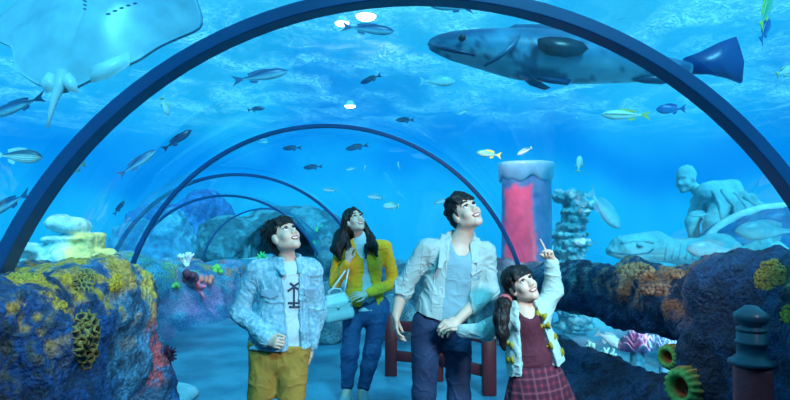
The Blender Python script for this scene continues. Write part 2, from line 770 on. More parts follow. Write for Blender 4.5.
bp.inputs['Strength'].default_value = 1.0
bp.inputs['Distance'].default_value = .25
L.new(nz.outputs['Fac'], bp.inputs['Height'])
for n_ in (tl, gl):
    L.new(bp.outputs[0], n_.inputs['Normal'])
fo = N.new('ShaderNodeTexNoise')            # broad patches of caustic light put into the surface by noise
fo.inputs['Scale'].default_value = .8
fo.inputs['Detail'].default_value = 6
fo.inputs['Distortion'].default_value = .8
L.new(mp.outputs[0], fo.inputs['Vector'])
rp = N.new('ShaderNodeMapRange')
rp.inputs['From Min'].default_value = .42
rp.inputs['From Max'].default_value = .64
rp.inputs['To Min'].default_value = .05
rp.inputs['To Max'].default_value = 1.0
L.new(fo.outputs['Fac'], rp.inputs['Value'])
rn = N.new('ShaderNodeTexNoise')            # net of bright caustic lines painted within the patches
rn.inputs['Scale'].default_value = 2.6
rn.inputs['Detail'].default_value = 3
rn.inputs['Distortion'].default_value = 2.2
L.new(mp.outputs[0], rn.inputs['Vector'])
r1 = N.new('ShaderNodeMath')
r1.operation = 'SUBTRACT'
r1.inputs[1].default_value = .5
L.new(rn.outputs['Fac'], r1.inputs[0])
r2 = N.new('ShaderNodeMath')
r2.operation = 'ABSOLUTE'
L.new(r1.outputs[0], r2.inputs[0])
r3 = N.new('ShaderNodeMapRange')
r3.inputs['From Min'].default_value = .0
r3.inputs['From Max'].default_value = .10
r3.inputs['To Min'].default_value = .85
r3.inputs['To Max'].default_value = .26
L.new(r2.outputs[0], r3.inputs['Value'])
r4 = N.new('ShaderNodeMath')
r4.operation = 'MULTIPLY'
L.new(rp.outputs[0], r4.inputs[0])
L.new(r3.outputs[0], r4.inputs[1])
rp = r4
m1 = N.new('ShaderNodeMixShader')
sx = N.new('ShaderNodeSeparateXYZ')            # the painted light fades out with distance along the tunnel
L.new(geo.outputs['Object'], sx.inputs[0])
fd = N.new('ShaderNodeMapRange')
fd.interpolation_type = 'SMOOTHSTEP'
fd.inputs['From Min'].default_value = 11
fd.inputs['From Max'].default_value = 23
fd.inputs['To Min'].default_value = 1
fd.inputs['To Max'].default_value = .0
L.new(sx.outputs['Y'], fd.inputs['Value'])
fm = N.new('ShaderNodeMath')
fm.operation = 'MULTIPLY'
L.new(rp.outputs[0], fm.inputs[0])
L.new(fd.outputs[0], fm.inputs[1])
L.new(fm.outputs[0], m1.inputs[0])
L.new(tr.outputs[0], m1.inputs[1])
L.new(tl.outputs[0], m1.inputs[2])
m2 = N.new('ShaderNodeMixShader')
gm = N.new('ShaderNodeMath')
gm.operation = 'MULTIPLY'
gm.inputs[1].default_value = .2
L.new(fd.outputs[0], gm.inputs[0])
L.new(gm.outputs[0], m2.inputs[0])
L.new(m1.outputs[0], m2.inputs[1])
L.new(gl.outputs[0], m2.inputs[2])
out = N.new('ShaderNodeOutputMaterial')
L.new(m2.outputs[0], out.inputs[0])
o = obj('water_surface', P, Fq, m, base=(0, 0, 0))
struct(o, 'rippled underside of the tank water surface', None, 'structure')

# ------------------------------------------------------------------ sea bed
x = np.arange(-34, 34.01, .25)
y = np.arange(-2, 60.01, .25)
XX, YY = np.meshgrid(x, y, indexing='ij')
P = np.stack([XX.ravel(), YY.ravel(), np.zeros(XX.size)], axis=1)
ay = np.array([a[0] for a in ARCHES] + [40])
axx = np.array([a[1] for a in ARCHES] + [-5.5])
cx = np.interp(P[:, 1], ay, axx)
d = np.abs(P[:, 0] - cx)
d = np.where(P[:, 1] > 26, np.maximum(d, (P[:, 1] - 26) * .8), d)
rise = np.clip(d - 4.5, 0, 14) * .075 + np.clip(d - 10, 0, 20) * .05
rise = np.where((P[:, 0] > cx), rise, rise * 1.2 + np.clip(d - 2.9, 0, 1) * .5)
P[:, 2] = -.05 + .0 * rise - .075 * np.maximum(np.hypot(P[:, 0], P[:, 1] - 4) - 11, 0) + .22 * fbm(P, .35, 4, 5) * np.clip((d - 2.6) / 2, 0, 1) + .05 * fbm(P, 1.6, 3, 8)
P[:, 2] = np.where(d < 2.45, -.12, P[:, 2])
nx, ny = XX.shape
ii, jj = np.meshgrid(np.arange(nx - 1), np.arange(ny - 1), indexing='ij')
q = (ii * ny + jj).ravel()
Fq = np.stack([q, q + ny, q + ny + 1, q + 1], axis=1)
o = obj('seabed', P, Fq, M_SAND, base=(0, 0, 0))
struct(o, 'pale sandy bed of the tank')

# ------------------------------------------------------------------ floor of the walkway
V = [(-6.8, -1.5, 0), (2.3, -1.5, 0), (2.3, 24, 0), (-6.8, 24, 0), (-6.8, -1.5, -.1), (2.3, -1.5, -.1), (2.3, 24, -.1), (-6.8, 24, -.1)]
o = obj('floor', V, [(0, 1, 2, 3), (7, 6, 5, 4), (0, 4, 5, 1), (1, 5, 6, 2), (2, 6, 7, 3), (3, 7, 4, 0)], M_FLOOR, smooth=False, base=(0, 0, 0))
struct(o)


# ------------------------------------------------------------------ rock parapets
def lerp3(a, b, t):
    return a + (np.array(b) - a) * t[:, None]


def rough(V, Fq, amps, seed=0):
    n = vnormals(V, Fq)
    d = 0
    for A, f, o in amps:
        d = d + A * fbm(V, f, o, seed)
        seed += 31
    return V + n * d[:, None]


BLUE = np.array((.012, .088, .30))

# near left
f = Field((-3.0, .9, -.05), (-1.2, 4.7, 1.62), .021)
f.box((-2.25, 2.3, .62), (.62, 1.75, .70), None, .14)
f.box((-2.05, 3.3, .5), (.52, .85, .66), Matrix.Rotation(.16, 3, 'Z'), .2, .15)
f.limb((-1.75, 1.4, 1.25), (-1.78, 4.0, 1.05), .17, .16, .12)
f.limb((-1.72, 2.72, 1.1), (-1.66, 2.75, .62), .16, .13, .1)
f.limb((-1.68, 3.98, 1.08), (-1.60, 3.98, .1), .12, .16, .1)
f.limb((-1.72, 3.3, 1.0), (-1.68, 3.35, .1), .1, .1, .1)
f.cut((0, 2.4, 1.375), (0, .082, 1))
V, Fq = f.mesh()
V = relax(V, Fq, 2)
V = rough(V, Fq, [(.06, 2.2, 3), (.03, 7, 4), (.014, 22, 2)], 1)
V[:, 2] = np.minimum(V[:, 2], 1.42)
n1, n2, n3 = fbm(V, 3.2, 4, 60), fbm(V, 11, 4, 61), fbm(V, 34, 3, 62)
col = lerp3(np.tile(BLUE, (len(V), 1)), (.012, .035, .11), sstep(-.1, .5, n1) * .85)
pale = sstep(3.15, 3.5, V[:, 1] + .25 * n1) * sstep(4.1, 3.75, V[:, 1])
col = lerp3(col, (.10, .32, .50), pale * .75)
top = sstep(.78, 1.2, V[:, 2] + .16 * n1)
yl = sstep(.26, .42, n2 + .5 * n1 + .42 * n3 - .05) * top
yl = np.maximum(yl, sstep(-.25, .1, n2 + .3 * n3) * sstep(1.05, 1.2, V[:, 2]) * sstep(2.5, 3.4, V[:, 1]) * .9)
col = lerp3(col, (.78, .40, .02), yl * .92)
oliv = sstep(.0, .35, n3 + .4 * n2) * sstep(.55, .95, V[:, 2]) * sstep(2.9, 2.4, V[:, 1]) * (1 - yl)
col = lerp3(col, (.20, .22, .05), oliv * .6)
edge = sstep(3.72, 3.86, V[:, 1] + .04 * n2) * sstep(-2.0, -1.8, V[:, 0])
yz = sstep(.8, 1.0, V[:, 2] + .1 * n2) * edge * sstep(-.35, .1, n3 + n2)
rd = sstep(1.05, .92, V[:, 2] + .1 * n2) * sstep(.35, .55, V[:, 2] + .1 * n1) * edge * sstep(-.5, .1, n3 + n2)
col = lerp3(col, (.8, .55, .08), yz * .9)
col = lerp3(col, (.62, .09, .09), rd * .9)
crev_shade = sstep(-.1, -.55, n2)  # dark crevice shade painted into the rock colour by noise
col = lerp3(col, (.02, .04, .08), crev_shade * .7 * (1 - yl))
WALL_L = (V.copy(), Fq.copy())
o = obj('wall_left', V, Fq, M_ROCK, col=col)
struct(o, 'tall painted rock parapet with yellow growth, by the near rib')

# near right: log, sill and buttress round an underwater window
f = Field((1.1, .9, -.05), (3.0, 7.6, 1.6), .023)
f.limb((2.08, 3.3, 1.03), (1.98, 5.2, .92), .27, .27)
f.limb((1.98, 5.2, .92), (1.86, 7.4, .76), .27, .25, .05)
f.box((2.25, 2.35, .62), (.56, 1.28, .74), Matrix.Rotation(-.06, 3, 'Z'), .2, .12)
f.limb((1.86, 2.5, 1.28), (1.8, 2.4, 1.1), .16, .2, .1)
f.limb((1.85, 3.4, 1.1), (1.8, 3.45, .1), .16, .2, .1)
f.box((1.80, 5.3, .03), (.15, 2.2, .33), Matrix.Rotation(-.085, 3, 'X'), .08, .06)
f.limb((1.55, 3.6, .1), (1.5, 6.5, .0), .2, .16, .12)
V, Fq = f.mesh()
V = relax(V, Fq, 2)
V = rough(V, Fq, [(.07, 2.4, 3), (.03, 8, 4), (.012, 24, 2)], 5)
V[:, 2] = np.minimum(V[:, 2], 1.50)
n1, n2, n3 = fbm(V, 3.0, 4, 70), fbm(V, 10, 4, 71), fbm(V, 36, 3, 72)
col = lerp3(np.tile(np.array((.010, .048, .14)), (len(V), 1)), (.008, .018, .05), sstep(-.1, .5, n1) * .8)
lo_ = sstep(.85, 1.1, V[:, 2] + .12 * n1) * sstep(3.3, 3.6, V[:, 1]) * sstep(5.9, 4.9, V[:, 1])
orr = sstep(.0, .3, n2 + .5 * n3 + .3 * n1 + .05) * lo_
col = lerp3(col, (.50, .20, .09), orr * .85)
yw = sstep(1.2, 1.32, V[:, 2] + .05 * n2) * sstep(2.85, 2.6, V[:, 1]) * sstep(-.2, .15, n3 + n2)
col = lerp3(col, (.42, .3, .04), yw * .9)
gr = sstep(.1, .4, n2 + .4 * n3) * sstep(4.5, 6, V[:, 1]) * sstep(.8, 1.0, V[:, 2])
col = lerp3(col, (.1, .3, .32), gr * .7)
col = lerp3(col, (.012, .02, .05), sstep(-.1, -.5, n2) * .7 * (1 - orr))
WALL_R = (V.copy(), Fq.copy())
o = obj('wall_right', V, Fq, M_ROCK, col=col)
struct(o, 'dark rock wall with a log-shaped rail over the low window')

o = MB()
o.box((1.99, 5.3, .52), (.04, 3.5, .9))
struct(o.build('window_6', M_GLASS, smooth=False), 'low clear pane in the slot of the right rock wall')


def sweep(name, path, tops, thick, side, amps, seed, colf, label, step=.09):
    pts = [np.array(p, dtype=float) for p in path]
    L_ = [0]
    for a, b in zip(pts, pts[1:]):
        L_.append(L_[-1] + np.linalg.norm(b - a))
    n = int(L_[-1] / step)
    s = np.linspace(0, L_[-1], n + 1)
    px = np.interp(s, L_, [p[0] for p in pts])
    py = np.interp(s, L_, [p[1] for p in pts])
    for _ in range(6):
        px[1:-1] = (px[:-2] + px[1:-1] * 2 + px[2:]) / 4
        py[1:-1] = (py[:-2] + py[1:-1] * 2 + py[2:]) / 4
    tz = np.interp(s, L_, tops)
    dx, dy = np.gradient(px), np.gradient(py)
    l = np.hypot(dx, dy)
    nxn, nyn = -dy / l * side, dx / l * side
    prof = []
    for t in np.linspace(0, 1, 16):
        prof.append((-.05 * math.sin(t * math.pi) - .28 * (1 - t) ** 3, t * .82))
    for t in np.linspace(.1, 1, 8):
        prof.append((.18 * (1 - math.cos(t * math.pi / 2)), .82 + .18 * math.sin(t * math.pi / 2)))
    for t in np.linspace(.1, 1, 10):
        prof.append((.18 + t * (thick - .18), 1 - .05 * t))
    for t in np.linspace(.2, 1, 6):
        prof.append((thick, .95 * (1 - t)))
    m = len(prof)
    V = np.zeros(((n + 1) * m, 3))
    for i in range(n + 1):
        for j, (o_, z) in enumerate(prof):
            V[i * m + j] = (px[i] + nxn[i] * o_, py[i] + nyn[i] * o_, z * tz[i])
    F = []
    for i in range(n):
        for j in range(m - 1):
            q = (i * m + j, (i + 1) * m + j, (i + 1) * m + j + 1, i * m + j + 1)
            F.append(q if side < 0 else q[::-1])
    Fq = np.array(F)
    V = rough(V, Fq, amps, seed)
    V[:, 2] = np.maximum(V[:, 2], -.04)
    V[0::m, 2] = V[m - 1::m, 2] = -.05
    V[1::m, 2] = np.minimum(V[1::m, 2], .04)
    col = colf(V)
    faces = [tuple(r) for r in Fq] + [tuple(range(m)), tuple(range(n * m, (n + 1) * m))]
    o = obj(name, V, faces, M_ROCK, col=col)
    struct(o, label)
    return V, Fq


def far_left_col(V):
    n1, n2, n3 = fbm(V, 2.2, 4, 80), fbm(V, 9, 4, 81), fbm(V, 26, 3, 82)
    c = lerp3(np.tile(np.array((.10, .36, .52)), (len(V), 1)), (.03, .14, .30), sstep(-.1, .5, n1))
    c = lerp3(c, (.40, .22, .46), sstep(.2, .5, fbm(V, 3.1, 3, 84)) * .5)
    g = sstep(.2, .4, n2 + .3 * n1) * sstep(.5, .7, V[:, 2])
    c = lerp3(c, (.2, .45, .12), g * .7)
    r = sstep(.1, .3, n2) * sstep(9.3, 10.2, V[:, 1]) * sstep(.35, .6, V[:, 2])
    return lerp3(c, (.6, .16, .08), r * .8)


def far_right_col(V):
    n1, n2 = fbm(V, 2.2, 4, 90), fbm(V, 9, 4, 91)
    c = lerp3(np.tile(np.array((.13, .22, .26)), (len(V), 1)), (.05, .09, .14), sstep(-.1, .4, n1))
    return lerp3(c, (.26, .36, .36), sstep(.15, .5, n2) * .6)


FAR_L = sweep('wall_left_far', [(-2.75, 4.4), (-3.1, 6.2), (-3.3, 7.6), (-2.95, 9.4), (-2.65, 10.6), (-2.9, 11.4), (-4.0, 12.0), (-5.5, 12.6)],
              [1.1, 1.0, .93, .82, .74, .7, .66, .6], 1.3, 1, [(.16, 1.3, 3), (.07, 5, 4)], 11, far_left_col, 'pale blue rock parapet further down on the left')
FAR_R = sweep('wall_right_far', [(1.5, 7.6), (1.25, 8.2), (.6, 9.3), (-.55, 11.0), (-1.75, 14.0), (-2.3, 18), (-2.75, 23)],
              [1.02, .96, .9, .8, .72, .8, .9], .55, -1, [(.1, 1.6, 3), (.05, 6, 4)], 13, far_right_col, 'grey rock parapet curving behind the family')

# ------------------------------------------------------------------ unseen dark box added behind the camera to block light from behind
M_BLOCKER = mat('blocker_paint', (.03, .05, .08), .8, var=.1, vscale=3)
for nm, c, sz in (('wall_blocker_front', (0, -4.1, 1.6), (7.2, .2, 3.4)), ('wall_blocker_left', (-3.5, -2.2, 1.6), (.2, 3.6, 3.4)), ('wall_blocker_right', (3.5, -2.2, 1.6), (.2, 3.6, 3.4)), ('ceiling_blocker', (0, -2.2, 3.35), (7.2, 4.0, .2))):
    b = MB()
    b.box(c, sz)
    struct(b.build(nm, M_BLOCKER, smooth=False))
b = MB()
b.box((0, -2.3, -.06), (7.2, 3.6, .1))
struct(b.build('floor_blocker', M_FLOOR, smooth=False))

# ================================================================== people
M_SKIN = mat('skin', (.66, .44, .34), .5, var=.05, vscale=30, sss=.12)
M_HAIR = mat('dark_hair', (.010, .007, .008), .5, var=.3, vscale=60, bump=.5, bscale=110, spec=.28, stretch=(1, 1, .25), bdist=.006)
M_EYEW = mat('eye_white', (.85, .85, .83), .25)
M_EYED = mat('iris', (.02, .012, .01), .15)
M_LIP = mat('lips', (.55, .16, .15), .4)
M_TEETH = mat('teeth', (.9, .9, .87), .25)
M_DENIMJ = mat('washed_denim', (.15, .36, .48), .85, color2=(.32, .54, .63), vscale=48, var=.0, bump=.6, bscale=160, detail=6, bdist=.004)
M_DENIMSEAM = mat('denim_seam', (.22, .38, .5), .85, bump=.4, bscale=150, bdist=.003)
M_WTEE = mat('white_tee', (.46, .58, .62), .85, var=.06, vscale=12, bump=.25, bscale=90, bdist=.004)
M_TEE = mat('pale_blue_tee', (.20, .36, .43), .85, var=.08, vscale=12, bump=.25, bscale=90, bdist=.004)
M_MUST = mat('ochre_twill', (.40, .21, .03), .85, var=.15, vscale=14, bump=.35, bscale=120, bdist=.004)
M_YEL = mat('yellow_knit', (.95, .42, .008), .9, var=.08, vscale=40, bump=.6, bscale=220, bdist=.004, sheen=.15)
M_JEAN = mat('blue_jeans', (.014, .05, .15), .8, color2=(.03, .09, .22), vscale=7, bump=.4, bscale=170, bdist=.004)
M_JEAND = mat('dark_jeans', (.006, .017, .06), .8, color2=(.013, .034, .10), vscale=7, bump=.4, bscale=170, bdist=.004)
M_WJACK = mat('pale_cotton_jacket', (.38, .47, .46), .8, var=.08, vscale=9, bump=.3, bscale=60, bdist=.006)
M_JSEAM = mat('jacket_seam', (.40, .48, .48), .8)
M_CARD = mat('pale_cardigan', (.42, .58, .56), .9, var=.06, vscale=50, bump=.5, bscale=180, bdist=.004)
M_MAROON = mat('maroon_top', (.10, .012, .03), .85, var=.12, vscale=12, bump=.3, bscale=100, bdist=.004)
M_BOW = mat('olive_bow', (.32, .25, .01), .7)
M_BAG = mat('grey_leather', (.56, .62, .62), .42, var=.05, vscale=10, bump=.15, bscale=90, bdist=.003)
M_SHOE = mat('grey_canvas_shoe', (.35, .42, .46), .7)
M_SOLE = mat('white_rubber', (.8, .82, .82), .6)
M_DARKSHOE = mat('black_shoe', (.02, .025, .035), .5)
M_PRINT = mat('dark_print', (.03, .05, .09), .8)
M_BUTTON = mat('metal_button', (.5, .5, .45), .3, metal=.8)
M_HAIRTIE = mat('hair_tie', (.5, .1, .12), .7)


def plaid_mat():
    m = bpy.data.materials.new('plaid_wool')
    m.use_nodes = True
    nt = m.node_tree
    N, L = nt.nodes, nt.links
    b = N['Principled BSDF']
    b.inputs['Roughness'].default_value = .9
    tc = N.new('ShaderNodeTexCoord')
    cur = None
    rgb = N.new('ShaderNodeRGB')
    rgb.outputs[0].default_value = (.24, .02, .045, 1)
    cur = rgb.outputs[0]
    for rot, sc, lo, hi, c in ((.12, 9.2, .35, .5, (.05, .008, .03)), (.12 + math.pi / 2, 9.2, .35, .5, (.05, .008, .03)),
                               (.12, 4.6, .95, .98, (.20, .06, .09)), (.12 + math.pi / 2, 4.6, .95, .98, (.20, .06, .09))):
        mp = N.new('ShaderNodeMapping')
        mp.inputs['Rotation'].default_value = (0, rot, 0)
        L.new(tc.outputs['Object'], mp.inputs[0])
        wv = N.new('ShaderNodeTexWave')
        wv.inputs['Scale'].default_value = sc
        wv.bands_direction = 'X'
        L.new(mp.outputs[0], wv.inputs['Vector'])
        rp = N.new('ShaderNodeMapRange')
        rp.inputs['From Min'].default_value = lo
        rp.inputs['From Max'].default_value = hi
        rp.inputs['To Max'].default_value = .75
        L.new(wv.outputs['Fac'], rp.inputs['Value'])
        mx = N.new('ShaderNodeMix')
        mx.data_type = 'RGBA'
        L.new(rp.outputs[0], mx.inputs['Factor'])
        L.new(cur, mx.inputs['A'])
        mx.inputs['B'].default_value = (*c, 1)
        cur = mx.outputs['Result']
    L.new(cur, b.inputs['Base Color'])
    return m


M_PLAID = plaid_mat()
RES = .0042


def head_frame(c, yaw, pitch, roll, h):
    """local y = where the face looks, z = crown; yaw 0 faces the camera, + turns to the photograph's right"""
    y, p = math.radians(yaw), math.radians(pitch)
    fw = Vector((math.sin(y) * math.cos(p), -math.cos(y) * math.cos(p), math.sin(p)))
    rt = Vector((-math.cos(y), -math.sin(y), 0))
    up = rt.cross(fw)
    R = Matrix((rt, fw, up)).transposed()
    R = R @ Matrix.Rotation(math.radians(roll), 3, 'Y')
    s = h / .23
    return Matrix.Translation(c) @ (R * s).to_4x4()


def add_head(F, M, neck, rn, fem=0.0):
    s = M.to_scale()[0]
    P = lambda *a: M @ Vector(a)
    F.ell(M, (0, -.018, .035), (.073, .093, .082))
    F.ell(M, (0, .022, -.025), (.062, .066, .085), .03 * s)
    jw = .045 - .006 * fem
    for sx in (-1, 1):
        F.limb(P(sx * jw, .0, -.055), P(sx * .012, .062, -.098), .024 * s, .017 * s, .028 * s)
        F.ell(M, (sx * .034, .058, -.034), (.026, .024, .024), .02 * s)
        F.ell(M, (sx * .073, -.004, -.012), (.011, .021, .032), .008 * s)
        F.ell(M, (sx * .031, .091, .006), (.019, .016, .010), .012 * s, 's')
        F.limb(P(sx * .012, .083, .026), P(sx * .045, .070, .024), .008 * s, .006 * s, .014 * s)
    F.limb(P(0, .080, .012), P(0, .101, -.030), .007 * s, .0115 * s, .012 * s)
    for sx in (-1, 1):
        F.ell(M, (sx * .011, .093, -.033), (.009, .010, .008), .008 * s)
    F.limb(P(0, .064, -.094), P(0, .066, -.102), .016 * s, .014 * s, .02 * s)
    F.limb(P(0, .084, -.056), P(0, .086, -.05), .011 * s, .008 * s, .018 * s)
    # smile opening
    F.ell(M, (0, .096, -.066), (.024, .014, .0075), .006 * s, 's')
    F.limb(P(0, -.028, -.055), neck, rn, rn * 1.02, .025 * s)


def face_parts(M, body, smile=1.0):
    s = M.to_scale()[0]
    R = M.to_3x3().normalized()
    for sx in (-1, 1):
        e = MB()
        e.ball(M @ Vector((sx * .031, .0725, .005)), .0130 * s, 8)
        eo = e.build('eye', M_EYEW, body)
        i = MB()
        i.ball(M @ Vector((sx * .030, .0775, .0065)), .0098 * s, 8)
        i.build('iris', M_EYED, eo)
        l = MB()
        l.tube([M @ Vector((sx * q, y, z)) for q, y, z in ((.014, .083, .010), (.024, .0885, .0165), (.034, .087, .0165), (.046, .077, .008))], [.0022 * s, .003 * s, .003 * s, .002 * s], 6)
        l.build('eyelash', M_HAIR, body)
        b = MB()
        b.tube([M @ Vector((sx * q, y, z)) for q, y, z in ((.012, .0905, .031), (.026, .0885, .036), (.040, .079, .035), (.052, .067, .028))], [.003 * s, .0042 * s, .0038 * s, .002 * s], 6)
        b.build('eyebrow', M_HAIR, body)
    t = MB()
    t.ball(M @ Vector((0, .0835, -.064)), (.022 * s, .008 * s, .0065 * s), 8, R)
    t.build('teeth', M_TEETH, body)
    l = MB()
    up = [(-.027, .0795, -.058), (-.015, .0925, -.0575), (0, .0975, -.0585), (.015, .0925, -.0575), (.027, .0795, -.058)]
    dn = [(-.027, .0795, -.058), (-.016, .090, -.0715), (0, .0945, -.0755), (.016, .090, -.0715), (.027, .0795, -.058)]
    l.tube([M @ Vector(p) for p in up], [.0015 * s, .003 * s, .0035 * s, .003 * s, .0015 * s], 6)
    l.tube([M @ Vector(p) for p in dn], [.0015 * s, .0035 * s, .0045 * s, .0035 * s, .0015 * s], 6)
    l.build('lips', M_LIP, body)


def hand(F, wrist, f, n, side, size=1.0, curl=(20, 30, 20), spread=.08, point=False, thumb_in=.3):
    """palm, four unequal bent fingers and a thumb; f: along the fingers, n: where the palm faces"""
    f = Vector(f).normalized()
    n = Vector(n)
    n = (n - f * n.dot(f)).normalized()
    sd = f.cross(n) * side
    z = size
    wrist = Vector(wrist)
    F.limb(wrist, wrist + f * .03 * z, (.026 * z, .019 * z), (.034 * z, .016 * z), .012, w=sd)
    F.limb(wrist + f * .025 * z, wrist + f * .078 * z, (.034 * z, .016 * z), (.038 * z, .013 * z), .012, w=sd)
    lens = ((.040, .026, .021), (.045, .029, .023), (.042, .027, .022), (.033, .021, .019))
    for i in range(4):
        p = wrist + f * (.086 - (.004 if i in (0, 3) else 0) - (.006 if i == 3 else 0)) * z + sd * (.0295 - .0195 * i) * z
        d0 = (f + sd * spread * (1.5 - i)).normalized()
        ang = 0
        c = curl
        if point:
            c = (2, 4, 4) if i == 0 else (80, 95, 60)
        for j in range(3):
            ang += math.radians(c[j])
            d = d0 * math.cos(ang) + n * math.sin(ang)
            r0 = (.0088 - .0009 * j - (.001 if i == 3 else 0)) * z
            q = p + d * lens[i][j] * z
            F.limb(p, q, r0, r0 - .0007, .004)
            p = q
    p = wrist + f * .026 * z + sd * .026 * z + n * .006 * z
    d = (f * .62 + sd * (.75 - thumb_in) + n * thumb_in).normalized()
    q = p + d * .042 * z
    F.limb(p, q, .0125 * z, .0105 * z, .008)
    d2 = (f * .85 + sd * (.25 - thumb_in) + n * (thumb_in + .1)).normalized()
    F.limb(q, q + d2 * .030 * z, .0100 * z, .0088 * z, .004)
    F.limb(q + d2 * .030 * z, q + d2 * .052 * z, .0088 * z, .0072 * z, .004)


def shoe(parent, ankle, d, L_, mat_, h=.08):
    """a shoe with its sole; d: heading in plan"""
    d = Vector((d[0], d[1], 0)).normalized()
    a = Vector((ankle[0], ankle[1], 0))
    F = Field([a[i] - .3 for i in range(2)] + [-.01], [a[i] + .3 for i in range(2)] + [.2], .0045)
    w = Vector((-d.y, d.x, 0))
    he, to = a - d * .05, a + d * (L_ - .09)
    F.limb(he + Vector((0, 0, .05)), a + d * .05 + Vector((0, 0, .055)), (.034, .045), (.04, .045), w=w)
    F.limb(a + d * .04 + Vector((0, 0, .05)), to + Vector((0, 0, .035)), (.042, .04), (.041, .027), .03, w=w)
    F.limb(a + Vector((0, 0, .06)), a + Vector((0, 0, .10)), .038, .036, .03)
    F.cut((0, 0, .012), (0, 0, -1))
    V, Q = F.mesh()
    o = obj('shoe', V, Q, mat_, parent)
    G = Field([a[i] - .3 for i in range(2)] + [-.01], [a[i] + .3 for i in range(2)] + [.08], .0045)
    G.limb(he + Vector((0, 0, .012)), to + Vector((0, 0, .012)), (.038, .03), (.045, .03), w=w)
    G.cut((0, 0, .0), (0, 0, -1))
    G.cut((0, 0, .026), (0, 0, 1))
    V, Q = G.mesh()
    obj('sole', V, Q, M_SOLE, o)
    return o


class Person:
    def __init__(s, name, label, J, lo, hi):
        s.J = {k: Vector(v) for k, v in J.items()}
        a, b = s.J['ankle_a'], s.J['ankle_b']
        s.root = thing(name, label, 'person', ((a.x + b.x) / 2, (a.y + b.y) / 2, 0), None)
        s.lo, s.hi = lo, hi
        J = s.J
        s.w = (J['sh_b'] - J['sh_a']).normalized()
        hip = (J['hip_a'] + J['hip_b']) / 2
        s.hip = hip
        s.up = (J['neck'] - hip).normalized()
        s.fr = s.w.cross(s.up).normalized()
        if s.fr.y > 0:
            s.fr = -s.fr

    def field(s, h=RES):
        return Field(s.lo, s.hi, h)

    def torso(s, F, g=0.0, ch=.105, cw=None, wa=(.125, .09), hp=.095, k=.05, low=0.0, shr=.045, bust=0.0):
        J = s.J
        sw = (J['sh_b'] - J['sh_a']).length / 2
        cw = cw or sw * .80
        T = (J['neck'] - s.hip).length
        up, fr = s.up, s.fr
        chest = J['neck'] - up * T * .27
        waist = s.hip + up * T * .26
        F.limb(chest, waist, (cw + g, ch + g), (wa[0] + g, wa[1] + g), k, w=s.w)
        F.limb(waist, s.hip, (wa[0] + g, wa[1] + g), (hp * 1.45 + g, hp + g), k, w=s.w)
        F.limb(J['sh_a'] + s.w * .03, J['sh_b'] - s.w * .03, shr + g, shr + g, k)
        F.limb(J['neck'] - up * .07, J['neck'] - up * .01, .075 + g, .055 + g, .05)
        if bust:
            for q in (-1, 1):
                c = chest + s.w * (q * cw * .45) + fr * ch * .62 - up * .02
                F.ell(Matrix.Translation(c), (0, 0, 0), (bust + g,) * 3, .05)
        if low:
            F.limb(s.hip, s.hip - up * low, (hp * 1.45 + g, hp + g), (hp * 1.5 + g, hp * 1.05 + g), k, w=s.w)

    def arm(s, F, q, r=(.05, .042, .036, .026), g=0.0, t=1.0, k=.02):
        J = s.J
        F.limb(J['sh_' + q], J['el_' + q], r[0] + g, r[1] + g, k)
        if t > 0:
            F.limb(J['el_' + q], J['el_' + q].lerp(J['wr_' + q], t), r[1] + g, (r[1] + (r[3] - r[1]) * t) + g, k)

    def leg(s, F, q, r=(.085, .055, .055, .038), g=0.0, t=1.0, k=.03):
        J = s.J
        F.limb(J['hip_' + q], J['knee_' + q], r[0] + g, r[1] + g, k)
        if t > 0:
            mid = J['knee_' + q].lerp(J['ankle_' + q], .35)
            F.limb(J['knee_' + q], mid, r[1] + g, r[2] + g, k)
            F.limb(mid, J['knee_' + q].lerp(J['ankle_' + q], t), r[2] + g, r[3] + g, k)

    def done(s, F, name, mat_, parent=None, folds=0.0, seed=0, ff=11, rel=1, fold2=None):
        V, Q = F.mesh()
        V = relax(V, Q, rel)
        if folds:
            n = vnormals(V, Q)
            P = V + .05 * np.stack([fbm(V, 6, 2, seed + 40 + i) for i in range(3)], axis=1)
            P = P * np.array([1, 1, 1.25])
            a = np.exp(-(fbm(P, ff * .62, 2, seed) / .16) ** 2)
            c = np.exp(-(fbm(P, ff * 1.25, 2, seed + 9) / .14) ** 2)
            b = fbm(P, ff * .7, 2, seed + 3)
            V = V + n * ((a - .35) * folds * .75 + (c - .3) * folds * .4 + b * folds * .5)[:, None]
            V = relax(V, Q, 1, .3)
        o = obj(name, V, Q, mat_, parent or s.root)
        return o, V, Q


def bvh(V, Q):
    return BVHTree.FromPolygons([tuple(v) for v in V], [tuple(int(i) for i in q) for q in Q])


def on(tree, px, py):
    """where the line of sight through a point of the photograph first meets a surface"""
    d = (at(px, py, 10) - Vector((0, 0, CAM_H))).normalized()
    h = tree.ray_cast(Vector((0, 0, CAM_H)), d)
    return (h[0], h[1]) if h[0] is not None else (None, None)


def frame_on(n, up=(0, 0, 1)):
    n = Vector(n).normalized()
    u = Vector(up)
    u = (u - n * u.dot(n)).normalized()
    return Matrix((u.cross(n), n, u)).transposed()


def stud(tree, px, py, r, name, mat_, parent):
    p, n = on(tree, px, py)
    if p is None:
        return
    b = MB()
    b.ball(p, (r, r * .45, r), 6, frame_on(n))
    b.build(name, mat_, parent)


def ribbon(tree, pts, rad, name, mat_, parent, lift=.0):
    """a seam that follows a cloth surface"""
    P = []
    for a, b in zip(pts, pts[1:]):
        for i in range(6):
            t = i / 6
            p, n = on(tree, a[0] + (b[0] - a[0]) * t, a[1] + (b[1] - a[1]) * t)
            if p is not None:
                P.append(p + n * lift)
    if len(P) < 3:
        return
    m = MB()
    m.tube(P, rad, 6)
    m.build(name, mat_, parent)


